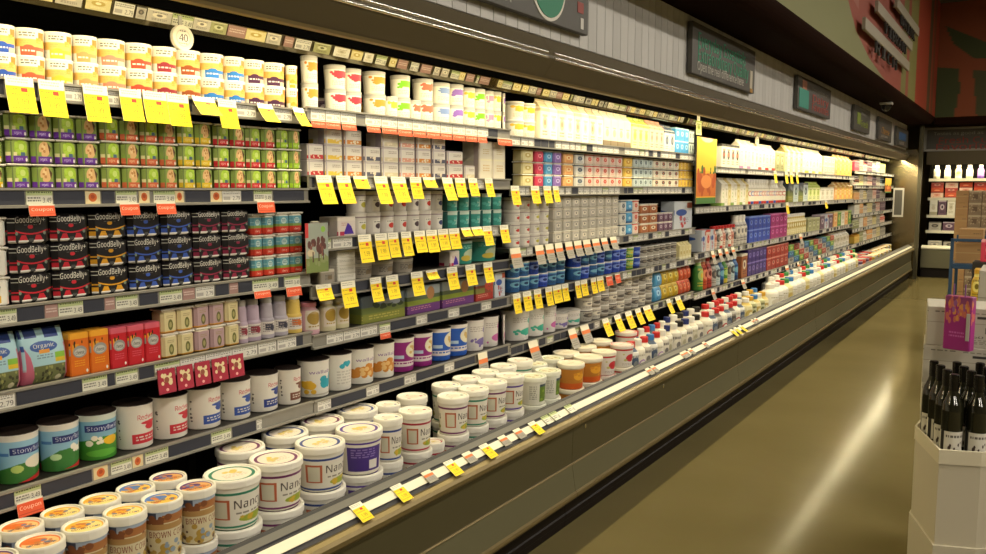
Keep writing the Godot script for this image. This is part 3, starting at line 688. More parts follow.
# hanging tags: list of [px0, px1, height px]
func tags(key: String, dsg: String, called: String, label: String, list: Array, drop := 0.002, lean := 0.006, bow := 0.01) -> void:
	var s: Dictionary = shelves[key]
	var y: float = s.y
	var j := 0
	for e in list:
		var za := zpix(e[0], XS + 0.01, y)
		var zb := zpix(e[1], XS + 0.01, y)
		var h: float = e[2] * depth(XS, y, za) / F
		var w := snappedf(za - zb, 0.003)
		var full: String = label + " " + s.desc
		var m := part(nm(called), plate(w, snappedf(h, 0.004), sp(dsg), bow, lean, 4), mats["printed_paper"], self, Vector3(XS + 0.0085, y - drop, (za + zb) / 2))
		tag(m, (ordinal(j) + " " if list.size() > 1 else "") + full, "price tag", full)
		j += 1

func letters(parent: Node, text: String, h: float, col: String, at: Vector3, turn: float, width := 0.0, thick := 0.004) -> void:
	var tm := TextMesh.new()
	tm.font = font
	tm.text = text
	tm.font_size = 32
	tm.pixel_size = h / 24.0
	tm.depth = thick
	tm.curve_step = 2.0
	tm.horizontal_alignment = HORIZONTAL_ALIGNMENT_LEFT
	var m := part("lettering", tm, mat("letter_" + col, col, 0.6), parent, at)
	m.rotation.y = turn
	if width > 0.0:
		m.scale.x = width / maxf(tm.get_aabb().size.x, 0.001)

# ---------------------------------------------------------------- the scene
func _ready() -> void:
	rng.seed = 7
	var cam := Camera3D.new()
	cam.name = "camera"
	cam.fov = 36.705
	cam.position = Vector3(0, H, 0)
	cam.rotation_order = EULER_ORDER_YXZ
	cam.rotation_degrees = Vector3(-6.016, 32.6986, 0)
	cam.near = 0.05
	cam.far = 100.0
	cam.current = true
	add_child(cam)
	var env := Environment.new()
	env.background_mode = Environment.BG_COLOR
	env.background_color = Color(0, 0, 0)
	env.tonemap_mode = Environment.TONE_MAPPER_LINEAR
	env.tonemap_exposure = 1.0
	env.sdfgi_enabled = true
	env.ssao_enabled = true
	env.ssil_enabled = true
	var we := WorldEnvironment.new()
	we.name = "environment"
	we.environment = env
	add_child(we)
	font = SystemFont.new()
	font.font_names = PackedStringArray(["Droid Sans"])
	designs()
	materials()
	room()
	case_body()
	header_signs()
	bay_one()
	bay_two()
	bay_three()
	bay_four()
	bay_five()
	well_goods()
	end_case()
	floor_display()
	back_aisle()

func materials() -> void:
	noisy("floor_concrete", "615839", "6a6040", 0.008, 0.25, 0.13)
	mats["floor_concrete"].metallic_specular = 0.06
	mat("case_paint", "46412c", 0.38)
	mat("case_paint_lit", "5b5841", 0.4)  # case paint made lighter, standing for the lower panel catching more light
	mat("bronze_trim", "7c6d48", 0.38, 0.5)
	mat("kick_black", "1a1512", 0.5).metallic_specular = 0.25
	mat("interior_black", "0e0c09", 0.8)
	mat("liner_black", "050505", 1.0).metallic_specular = 0.1
	mat("shelf_metal", "2a2722", 0.5)
	mat("rail_metal", "8e8b82", 0.4, 0.2)
	mat("rail_grey", "68665e", 0.5)
	mat("rail_dark", "2e2d30", 0.45)
	mat("strip_white", "e4dfc8", 0.5)
	mat("chrome", "e6e2d8", 0.22, 1.0)
	mat("mirror_strip", "a39c8a", 0.16, 1.0)
	mat("steel", "857b64", 0.2, 1.0)
	mat("canopy_paint", "50462f", 0.5)
	mat("white_plastic", "dfdacb", 0.4)
	mat("plank_paint", "bab8b4", 0.6)
	mat("plank_paint_b", "b2b0ac", 0.6)
	mat("soffit_brown", "1e0f08", 0.8).metallic_specular = 0.1
	mat("sign_slate", "4a4741", 0.55)
	mat("sign_frame", "8f8c84", 0.5)
	mat("slat_wood", "8c8472", 0.6)
	mat("ceiling_grey", "55524a", 0.9)
	mat("wall_tan", "6a6048", 0.9)
	mat("display_card", "b3ab96", 0.7)
	mat("display_card_edge", "c4bca4", 0.7)
	mat("blue_steel", "2f4a66", 0.4, 0.3)
	mat("camera_white", "b8b4ac", 0.4)
	mat("black_gloss", "0d0b0a", 0.2)
	var gl := mat("lamp_glow", "ffffff", 0.4)
	gl.emission_enabled = true
	gl.emission = LAMP
	gl.emission_energy_multiplier = 14.0
	var cl := mat("ceiling_lamp_glow", "ffffff", 0.4)
	cl.emission_enabled = true
	cl.emission = Color(1.0, 0.96, 0.89)
	cl.emission_energy_multiplier = 25.0
	# dark green bottle glass
	var bg := mat("wine_glass", "1a1a10", 0.1)
	bg.metallic_specular = 0.6

func wall_box(called: String, lo: Vector3, hi: Vector3, m: Material) -> MeshInstance3D:
	var b := BoxMesh.new()
	b.size = hi - lo
	return struct(called, b, m, (lo + hi) / 2)

func room() -> void:
	wall_box("floor", Vector3(-3.0, -0.1, -20), Vector3(7, 0, 5), mats["floor_concrete"])
	wall_box("ceiling", Vector3(-3.0, 4.6, -20), Vector3(7, 4.7, 5), mats["ceiling_grey"])
	wall_box("wall_right", Vector3(7, 0, -20), Vector3(7.1, 4.6, 5), mats["wall_tan"])
	wall_box("wall_front", Vector3(-3.0, 0, 5), Vector3(7.1, 4.6, 5.1), mats["wall_tan"])
	wall_box("wall_back", Vector3(-3.0, 0, -18.1), Vector3(7.1, 4.6, -18.0), mats["wall_tan"])
	wall_box("wall_left", Vector3(-3.1, 0, -18.1), Vector3(-3.0, 4.6, 5), mats["wall_tan"])
	# planked header above the case: the planks are pieces of this wall
	var zt := ZN + 0.4
	var hb := wall_box("wall_header", Vector3(-2.0, 2.2, -16.05), Vector3(-1.868, 2.632, zt), mats["plank_paint_b"])
	var pw := 0.095
	var i := 0
	var z := zt
	while z - pw > -16.05:
		part("plank", slab(0.008, 0.41, pw - 0.005, 0.002), mats["plank_paint"] if i % 3 else mats["plank_paint_b"], hb, Vector3(-1.864, 2.221, z - pw / 2) - hb.position)
		z -= pw
		i += 1
	# soffit with a rounded outer edge, then the painted wall above it
	var prof := [Vector2(-3.0, 2.75), Vector2(-3.0, 2.632), Vector2(-1.56, 2.632)]
	for k in 9:
		var a := -PI / 2 + k * PI / 16
		prof.append(Vector2(-1.56 + 0.118 * cos(a), 2.75 + 0.118 * sin(a)))
	struct("trim_1", extrude(prof, -16.05, zt), mats["soffit_brown"])
	mural_left()
	mural_end()
	# lamps over the aisles
	for row in [[1.9, 4.45], [4.6, 4.45]]:
		for k in 4:
			var zc := 1.5 - k * 4.6
			var t := thing("ceiling_lamp", "long white lamp under the ceiling above the aisle", "lamp", Vector3(row[0], row[1], zc), 0.0, "ceiling lamps")
			part("housing", slab(0.3, 0.08, 2.4, 0.006), mats["camera_white"], t, Vector3(0, 0.02, 0))
			part("diffuser", slab(0.26, 0.02, 2.36, 0.004), mats["ceiling_lamp_glow"], t)
			var l := AreaLight3D.new()
			l.name = "ceiling_light"
			l.area_size = Vector2(0.26, 2.36)
			l.light_color = Color(1.0, 0.96, 0.89)
			l.light_energy = 8.0
			l.area_range = 30.0
			l.shadow_enabled = true
			t.add_child(l)
			l.position = Vector3(0, -0.01, 0)
			l.rotation_degrees = Vector3(-90, 0, 0)

func mural_left() -> void:
	var im := Image.create(1024, 256, false, Image.FORMAT_RGBA8)
	im.fill(Color("74744a"))
	# x runs from z = 0 to z = -16, y from 4.6 m down to 2.75 m
	var P := func(px, py):
		var p := on_x(px, py, -1.445)
		return Vector2(-p.z / 16.0 * 1024, (4.6 - p.y) / 1.85 * 256)
	var zz := func(z, y): return Vector2(-z / 16.0 * 1024, (4.6 - y) / 1.85 * 256)
	var poly := func(pts, c):
		for k in range(1, pts.size() - 1):
			fill_tri(im, pts[0], pts[k], pts[k + 1], Color(c))
	poly.call([zz.call(-0.0, 4.6), zz.call(-4.4, 4.6), zz.call(-5.2, 3.4), zz.call(-5.4, 2.75), zz.call(-0.0, 2.75)], "84524a")
	poly.call([zz.call(-3.0, 4.6), zz.call(-3.4, 2.75), zz.call(-0.0, 2.75), zz.call(-0.0, 4.6)], "74744a")
	poly.call([zz.call(-12.4, 4.6), zz.call(-7.0, 4.6), zz.call(-7.74, 3.3), zz.call(-8.4, 3.0), zz.call(-9.2, 2.85), zz.call(-10.3, 2.75), zz.call(-12.4, 2.75)], "843c2c")
	poly.call([zz.call(-8.6, 4.6), zz.call(-7.0, 4.6), zz.call(-7.74, 3.3), zz.call(-8.5, 3.2)], "8c5448")
	for e in [[-11.6, -12.05, "6c6a34"], [-12.05, -12.3, "843c2c"], [-12.3, -13.1, "726e36"], [-13.1, -16.0, "8a2e10"], [-14.6, -15.0, "443616"], [-15.2, -15.5, "683612"]]:
		poly.call([zz.call(e[0], 4.6), zz.call(e[1], 4.6), zz.call(e[1], 2.75), zz.call(e[0], 2.75)], e[2])
	var m := mat("mural_paint", "ffffff", 0.75)
	m.albedo_texture = ImageTexture.create_from_image(im)
	var st := st_new()
	quad(st, [Vector3(-1.442, 2.75, -16.0), Vector3(-1.442, 2.75, 0), Vector3(-1.442, 4.6, 0), Vector3(-1.442, 4.6, -16.0)], [Vector2(1, 1), Vector2(0, 1), Vector2(0, 0), Vector2(1, 0)])
	struct("wall_mural", done(st), m)
	wall_box("wall_mural_backing", Vector3(-1.56, 2.75, -16.05), Vector3(-1.444, 4.6, 0.0), mats["soffit_brown"])
	# three slatted boards with words between them
	var boards := [[-8.43, -11.7, 3.06, "RICH", -9.6], [-9.09, -11.9, 3.33, "VIBRANT", -9.0], [-10.38, -12.5, 3.6, "DRINK", -9.6]]
	var about := ["long pale slat over the word RICH on the painted wall", "pale slat above the word VIBRANT on the painted wall", "short pale slat above the word DRINK on the painted wall"]
	for i in 3:
		var b: Array = boards[i]
		var ln: float = b[0] - b[1]
		var t := thing("word_board", about[i], "sign", Vector3(-1.38, b[2], (b[0] + b[1]) / 2))
		part("slat", slab(0.03, 0.11, ln, 0.004), mats["slat_wood"], t, Vector3(0, -0.055, 0))
		part("stand_off", slab(0.044, 0.03, 0.03, 0.002), mats["slat_wood"], t, Vector3(-0.037, -0.015, ln * 0.4))
		part("stand_off", slab(0.044, 0.03, 0.03, 0.002), mats["slat_wood"], t, Vector3(-0.037, -0.015, -ln * 0.4))
		var word: String = b[3]
		var span: float = ln * (0.66 if i else 0.5) / word.length()
		for q in word.length():
			letters(t, word[q], 0.11, "1d1a14", Vector3(0.0, -0.115, ln * 0.3 - q * span), PI / 2, span * 0.7, 0.02)

func mural_end() -> void:
	var im := Image.create(256, 256, false, Image.FORMAT_RGBA8)
	im.fill(Color("733610"))
	var poly := func(pts, c):
		for k in range(1, pts.size() - 1):
			fill_tri(im, pts[0] * 256, pts[k] * 256, pts[k + 1] * 256, Color(c))
	# x from -1.7 to 7 m: one metre is 29.4 picture dots
	poly.call([Vector2(0.0, 0.0), Vector2(0.008, 0.0), Vector2(0.008, 1.0), Vector2(0.0, 1.0)], "8a2e10")
	for k in 5:
		var x := 0.02 + k * 0.2
		poly.call([Vector2(x, 0.55), Vector2(x + 0.045, 0.58), Vector2(x + 0.05, 0.75), Vector2(x + 0.042, 1.0), Vector2(x - 0.002, 1.0)], "30380f")
		poly.call([Vector2(x + 0.02, 0.2), Vector2(x + 0.035, 0.36), Vector2(x + 0.07, 0.5), Vector2(x + 0.12, 0.52), Vector2(x + 0.1, 0.4)], "30380f")
		poly.call([Vector2(x + 0.07, 0.6), Vector2(x + 0.13, 0.64), Vector2(x + 0.14, 1.0), Vector2(x + 0.08, 1.0)], "383816")
	var m := mat("mural_end_paint", "ffffff", 0.75)
	m.albedo_texture = ImageTexture.create_from_image(im)
	var st := st_new()
	quad(st, [Vector3(-1.7, 2.74, -15.95), Vector3(7, 2.74, -15.95), Vector3(7, 4.6, -15.95), Vector3(-1.7, 4.6, -15.95)], [Vector2(0, 1), Vector2(1, 1), Vector2(1, 0), Vector2(0, 0)])
	struct("wall_end_mural", done(st), m)
	wall_box("wall_end_backing", Vector3(-1.7, 2.74, -16.05), Vector3(7.0, 4.6, -15.952), mats["soffit_brown"])
	struct("trim_2", extrude([Vector2(-16.9, 2.63), Vector2(-15.95, 2.63), Vector2(-15.95, 2.74), Vector2(-16.9, 2.74)], -7.0, 1.44), mats["soffit_brown"]).rotation.y = -PI / 2

# ---------------------------------------------------------------- the long case
func case_body() -> void:
	var cuts := [ZN, -3.30, -5.845, -8.39, -10.94, -13.49, ZE + 0.02]
	for u in 6:
		var z0: float = cuts[u]
		var z1: float = cuts[u + 1]
		var half := (z0 - z1) / 2 - 0.001
		var zm := (z0 + z1) / 2
		var words: String = ["first unit of the long case, black drink packs on it", "second unit of the long case, blue cups on it", "third unit of the long case, orange grove poster on it", "fourth unit of the long case, magenta cartons on it", "fifth unit of the long case, between dark bottles", "last unit of the long case, beside the steel end panel"][u]
		var t := thing("display_case", "bronze refrigerated open case, " + words, "display case", Vector3(-2.1, 0, zm), 0.0, "units of the long dairy case")
		t.set_meta("z0", z0)
		t.set_meta("z1", z1)
		units.append(t)
		var o := Vector3(2.1, 0, 0)
		part("kick_plate", extrude([Vector2(-2.5, 0), Vector2(-1.725, 0), Vector2(-1.725, 0.03), Vector2(-1.719, 0.036), Vector2(-1.719, 0.06), Vector2(-1.725, 0.066), Vector2(-1.725, 0.1), Vector2(-1.719, 0.106), Vector2(-1.719, 0.15), Vector2(-2.5, 0.15)], -half, half), mats["kick_black"], t, o)
		part("base_bead", extrude([Vector2(-1.72, 0.15), Vector2(-1.672, 0.15), Vector2(-1.663, 0.156), Vector2(-1.66, 0.166), Vector2(-1.663, 0.176), Vector2(-1.672, 0.182), Vector2(-1.72, 0.182)], -half, half), mats["bronze_trim"], t, o)
		part("lower_panel", extrude([Vector2(-1.75, 0.18), Vector2(-1.672, 0.18), Vector2(-1.69, 0.302), Vector2(-1.75, 0.302)], -half, half), mats["case_paint_lit"], t, o)
		part("panel_bead", extrude([Vector2(-1.75, 0.302), Vector2(-1.686, 0.302), Vector2(-1.684, 0.306), Vector2(-1.687, 0.311), Vector2(-1.75, 0.311)], -half, half), mats["bronze_trim"], t, o)
		part("front_panel", extrude([Vector2(-1.75, 0.31), Vector2(-1.692, 0.31), Vector2(-1.686, 0.49), Vector2(-1.75, 0.49)], -half, half), mats["case_paint"], t, o)
		part("bumper", extrude([Vector2(-1.75, 0.488), Vector2(-1.672, 0.488), Vector2(-1.655, 0.492), Vector2(-1.646, 0.503), Vector2(-1.645, 0.518), Vector2(-1.652, 0.53), Vector2(-1.665, 0.537), Vector2(-1.69, 0.538), Vector2(-1.75, 0.538)], -half, half), mats["bronze_trim"], t, o)
		# sloping rail behind the bumper: dark foot, white strip, dark gap, grey channel
		part("rail_body", extrude([Vector2(-1.75, 0.536), Vector2(-1.672, 0.538), Vector2(-1.744, 0.596), Vector2(-1.752, 0.598), Vector2(-1.758, 0.47), Vector2(-1.75, 0.47)], -half, half), mats["rail_dark"], t, o)
		part("label_strip", extrude([Vector2(-1.684, 0.55), Vector2(-1.682, 0.552), Vector2(-1.706, 0.5715), Vector2(-1.708, 0.569)], -half + 0.004, half - 0.004), mats["strip_white"], t, o)
		part("grey_channel", extrude([Vector2(-1.718, 0.5775), Vector2(-1.716, 0.5795), Vector2(-1.734, 0.594), Vector2(-1.736, 0.592)], -half, half), mats["rail_grey"], t, o)
		part("well_deck", extrude([Vector2(-2.5, 0.15), Vector2(-1.75, 0.15), Vector2(-1.75, 0.47), Vector2(-2.5, 0.47)], -half, half), mats["interior_black"], t, o)
		part("back_panel", extrude([Vector2(-2.56, 0.0), Vector2(-2.505, 0.0), Vector2(-2.505, 2.1), Vector2(-2.56, 2.1)], -half, half), mats["interior_black"], t, o)
		for k in 3:
			part("upright", slab(0.012, 1.62, 0.03, 0.002), mats["shelf_metal"], t, Vector3(-2.4985 + 2.1, 0.471, half - 0.02 - k * (half - 0.02)))
		part("canopy", extrude([Vector2(-2.56, 2.1), Vector2(-1.9, 2.1), Vector2(-1.876, 2.09), Vector2(-1.87, 2.036), Vector2(-1.862, 2.033), Vector2(-1.854, 2.038), Vector2(-1.806, 2.108), Vector2(-1.801, 2.121), Vector2(-1.803, 2.132), Vector2(-1.812, 2.145), Vector2(-1.86, 2.217), Vector2(-1.87, 2.219), Vector2(-2.56, 2.219)], -half, half), mats["canopy_paint"], t, o)
		part("roof_liner", extrude([Vector2(-2.505, 2.092), Vector2(-1.898, 2.092), Vector2(-1.898, 2.0995), Vector2(-2.505, 2.0995)], -half, half), mats["liner_black"], t, o)
		part("canopy_lip", extrude([Vector2(-1.868, 2.028), Vector2(-1.862, 2.0255), Vector2(-1.852, 2.03), Vector2(-1.849, 2.04), Vector2(-1.854, 2.0385), Vector2(-1.862, 2.034)], -half, half), mats["bronze_trim"], t, o)
		for e in [[-1.806, 2.142, 0.008], [-1.800, 2.121, 0.0065]]:
			var pr := []
			for k in 10:
				pr.append(Vector2(e[0] + e[2] * cos(TAU * k / 10), e[1] + e[2] * sin(TAU * k / 10)))
			part("trim_rod", extrude(pr, -half + 0.05, half - 0.005, true), mats["chrome"], t, o)
		# bright air strip hung below the roof of the case
		part("air_strip", extrude([Vector2(-2.115, 2.058), Vector2(-2.13, 2.012), Vector2(-2.122, 2.008), Vector2(-2.102, 2.055)], -half, half), mats["mirror_strip"], t, o)
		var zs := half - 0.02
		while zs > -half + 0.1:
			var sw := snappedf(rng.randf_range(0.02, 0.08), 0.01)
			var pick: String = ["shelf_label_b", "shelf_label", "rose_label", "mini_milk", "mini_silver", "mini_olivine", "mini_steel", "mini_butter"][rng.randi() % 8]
			var stk := part("strip_reflection", plate(sw, 0.034, sp(pick)), mats["printed_paper"], t, Vector3(-2.0995 + 2.1, 2.0515, zs - sw / 2))  # random coloured plates added to imitate mottled reflections in the strip
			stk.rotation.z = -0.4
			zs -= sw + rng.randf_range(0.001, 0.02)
		part("strip_holder", extrude([Vector2(-2.13, 2.058), Vector2(-2.1, 2.058), Vector2(-2.1, 2.092), Vector2(-2.13, 2.092)], -half, half), mats["liner_black"], t, o)
		lamp(zm, half, u)
	# end panels: black box end near, bright steel far
	var pe := [Vector2(-2.58, 0.0), Vector2(-1.70, 0.0), Vector2(-1.66, 0.5), Vector2(-1.72, 0.62), Vector2(-1.80, 0.9), Vector2(-1.80, 2.219), Vector2(-2.58, 2.219)]
	var n := thing("case_end_panel", "bronze end panel closing the case beside black drink packs", "panel", Vector3(-2.1, 0, ZN + 0.03))
	part("panel", extrude(pe, -0.025, 0.025), mats["case_paint"], n, Vector3(2.1, 0, 0))
	var f := thing("case_end_panel", "bright steel end panel at the corner of two cases", "panel", Vector3(-2.1, 0, ZE - 0.03))
	part("panel", extrude([Vector2(-2.58, 0.0), Vector2(-1.68, 0.0), Vector2(-1.64, 0.5), Vector2(-1.66, 0.62), Vector2(-1.66, 2.14), Vector2(-1.70, 2.219), Vector2(-2.58, 2.219)], -0.025, 0.025), mats["steel"], f, Vector3(2.1, 0, 0))
	part("corner_post", extrude([Vector2(-1.66, 0.0), Vector2(-1.60, 0.0), Vector2(-1.60, 2.62), Vector2(-1.66, 2.62)], -0.06, 0.03), mats["case_paint"], f, Vector3(2.1, 0, 0))
	var fp := on_z(899, 188, ZE)
	var fn := part("notice_frame", slab(0.17, 0.5, 0.012, 0.003), mats["camera_white"], f, Vector3(fp.x, fp.y - 0.5, ZE + 0.003) - f.position)
	part("notice_sheet", slab(0.12, 0.43, 0.004, 0.001), mats["sign_slate"], fn, Vector3(0, 0.035, 0.0075))
	# tags on the front rail
	var yt := [[360, 513], [400, 494], [452, 470], [487, 451], [535, 433], [733, 336], [737, 333], [742, 331]]
	var k := 0
	for e in yt:
		rail_tag(e[0], e[1], "sale_tag", ordinal(yt.find(e)) + " small yellow sale tag clipped to the front rail", 0.052, 0.07)
	var ft := [[430, 477], [470, 459], [505, 441], [520, 437], [650, 372], [655, 370], [684, 357], [687, 356], [692, 354], [706, 347], [754, 326], [757, 324]]
	for e in ft:
		rail_tag(e[0], e[1], "flag_tag", ordinal(ft.find(e)) + " white tag with orange head clipped to the front rail", 0.05, 0.05)
	var gt := [[548, 423], [556, 419], [571, 412]]
	for e in gt:
		rail_tag(e[0], e[1], "shelf_label", ordinal(gt.find(e)) + " pale green label on the front rail by gold tubs", 0.06, 0.045)
	# bolts in the front panel
	for e in [[585, 426], [663, 386], [759, 334]]:
		var p := on_x(e[0], e[1], -1.687)
		var b := thing("panel_latch", "small bright square latch on the bronze case front", "latch", p, 0.0, "front latches")
		part("latch", slab(0.006, 0.022, 0.016, 0.002), mats["chrome"], b, Vector3(0.0, -0.011, 0))

func rail_tag(px: float, py: float, dsg: String, label: String, w: float, h: float) -> void:
	var p := on_x(px, py, -1.69)
	var m := part(nm("price_tag"), plate(w, h, sp(dsg), 0.0, 0.0, 1), mats["printed_paper"], self, Vector3(-1.712, 0.5795, p.z))
	m.rotation.z = atan2(0.0375, 0.029) + 0.06
	tag(m, label, "price tag", "tags on the front rail")

func lamp(zm: float, half: float, u: int) -> void:
	var t := thing("canopy_lamp", "glowing tube lamp hidden under the canopy of the long case", "lamp", Vector3(-1.925, 2.075, zm), 0.0, "canopy lamps of the long case")
	var cyl := CylinderMesh.new()
	cyl.top_radius = 0.013
	cyl.bottom_radius = 0.013
	cyl.height = 2 * half - 0.1
	cyl.radial_segments = 12
	part("tube", cyl, mats["lamp_glow"], t).rotation_degrees = Vector3(90, 0, 0)
	for s in [-1, 1]:
		part("socket", slab(0.03, 0.034, 0.03, 0.003), mats["white_plastic"], t, Vector3(0, -0.018, s * (half - 0.035)))
	var l := AreaLight3D.new()
	l.name = "canopy_light"
	l.area_size = Vector2(0.03, 2 * half - 0.1)
	l.light_color = LAMP
	l.light_energy = [2.15, 2.2, 2.7, 3.2, 3.7, 3.7][u] * (2 * half) / 2.54
	l.area_range = 30.0
	l.shadow_enabled = true
	t.add_child(l)
	# light aimed down and out towards the aisle to spare the top shelf
	l.position = Vector3(0.006, -0.016, 0)
	l.basis = Basis(Vector3.BACK, deg_to_rad(24)) * Basis(Vector3.RIGHT, -PI / 2)

func header_signs() -> void:
	var x := -1.835
	var list := [
		[-2.05, -3.67, 2.275, 2.60, "dark sign with green disc and the word Savor above the case"],
		[-5.12, -6.51, 2.27, 2.585, "slate sign reading Everyday Essentials in green letters"],
		[-7.9, -9.36, 2.275, 2.57, "slate sign with a figure in teal and red words"],
		[-10.75, -11.9, 2.255, 2.55, "small slate sign with lime green picture and words"],
		[-12.65, -13.9, 2.24, 2.545, "small slate sign with amber words"],
		[-14.46, -15.9, 2.235, 2.53, "small slate sign with blue picture at far corner"]]
	for i in 6:
		var e: Array = list[i]
		var ln: float = e[0] - e[1]
		var h: float = e[3] - e[2]
		var t := thing("header_sign", e[4], "sign", Vector3(x, e[2], (e[0] + e[1]) / 2))
		part("board", slab(0.03, h, ln, 0.003), mats["sign_slate"], t)
		var fx := 0.0155
		match i:
			0:
				letters(t, "Savor", 0.07, "9a9a90", Vector3(fx, 0.06, ln * 0.06), PI / 2, 0.22)
				letters(t, "Flavor & Family", 0.07, "9a9a90", Vector3(fx, 0.17, ln * 0.42), PI / 2, 0.75)
				disc(t, Vector3(fx + 0.001, 0.16, -ln * 0.26), 0.155, "d0ccc0")
				disc(t, Vector3(fx + 0.004, 0.16, -ln * 0.26), 0.14, "2a7a5c")
				part("red_mark", slab(0.004, 0.05, 0.06, 0.001), mat("mark_red", "8a3a30", 0.6), t, Vector3(fx, 0.09, -ln * 0.45))
				part("fork_mark", slab(0.004, 0.05, 0.03, 0.001), mats["camera_white"], t, Vector3(fx, 0.02, -ln * 0.46))
			1:
				letters(t, "Everyday Essentials", 0.088, "2f8a68", Vector3(fx, 0.215, ln * 0.43), PI / 2, ln * 0.74)
				letters(t, "Extraordinary Quality", 0.088, "2f8a68", Vector3(fx, 0.125, ln * 0.43), PI / 2, ln * 0.8)
				letters(t, "Open the real difference here", 0.055, "b0aca2", Vector3(fx, 0.055, ln * 0.43), PI / 2, ln * 0.72)
				part("glass_mark", slab(0.006, 0.13, 0.06, 0.002), mat("mark_cream", "b0a894", 0.6), t, Vector3(fx, 0.03, -ln * 0.43))
				part("base_mark", slab(0.006, 0.03, 0.06, 0.002), mat("mark_amber", "a0742c", 0.6), t, Vector3(fx, 0.0, -ln * 0.44))
			2:
				part("figure_body", slab(0.006, 0.17, ln * 0.26, 0.002), mat("mark_teal", "3a8a7a", 0.6), t, Vector3(fx, 0.02, ln * 0.33))
				part("figure_head", slab(0.006, 0.08, ln * 0.12, 0.002), mat("mark_skin", "a06a50", 0.6), t, Vector3(fx, 0.19, ln * 0.32))
				letters(t, "Low prices on", 0.04, "8a867c", Vector3(fx, 0.22, ln * 0.1), PI / 2, ln * 0.5)
				letters(t, "Dairy", 0.07, "a04038", Vector3(fx, 0.14, ln * 0.1), PI / 2, ln * 0.5)
				letters(t, "Favorites", 0.07, "a04038", Vector3(fx, 0.06, ln * 0.1), PI / 2, ln * 0.52)
			3:
				part("picture", slab(0.006, 0.14, ln * 0.2, 0.002), mat("mark_lime", "7a8a30", 0.6), t, Vector3(fx, 0.08, ln * 0.22))
				letters(t, "Fresh", 0.08, "8a9a30", Vector3(fx, 0.1, ln * 0.08), PI / 2, ln * 0.42)
				letters(t, "Always", 0.04, "8a867c", Vector3(fx, 0.22, ln * 0.1), PI / 2, ln * 0.4)
			4:
				letters(t, "Cheese", 0.09, "a0742c", Vector3(fx, 0.13, ln * 0.3), PI / 2, ln * 0.62)
				letters(t, "and more", 0.04, "8a867c", Vector3(fx, 0.06, ln * 0.3), PI / 2, ln * 0.5)
			5:
				part("picture", slab(0.006, 0.12, ln * 0.6, 0.002), mat("mark_blue", "2c5a8a", 0.6), t, Vector3(fx, 0.1, 0))
				letters(t, "Milk", 0.05, "8a867c", Vector3(fx, 0.05, ln * 0.26), PI / 2, ln * 0.4)
	# dome camera under the soffit
	var p := on_x(886, 112, -1.6)
	var c := thing("security_camera", "small white dome camera under the dark soffit", "camera", Vector3(-1.6, 2.632, p.z))
	part("mount", slab(0.14, 0.03, 0.14, 0.006), mats["camera_white"], c, Vector3(0, -0.03, 0))
	var st := st_new()
	lathe_top(st, [[0.004, -0.11], [0.03, -0.104], [0.052, -0.085], [0.062, -0.055], [0.064, -0.03]], 16, sp("c_black"))
	part("dome", done(st), mats["black_gloss"], c)

func disc(parent: Node, at: Vector3, r: float, col: String) -> void:
	var c := CylinderMesh.new()
	c.top_radius = r
	c.bottom_radius = r
	c.height = 0.004
	c.radial_segments = 40
	part("disc", c, mat("disc_" + col, col, 0.6), parent, at).rotation_degrees = Vector3(0, 0, -90)

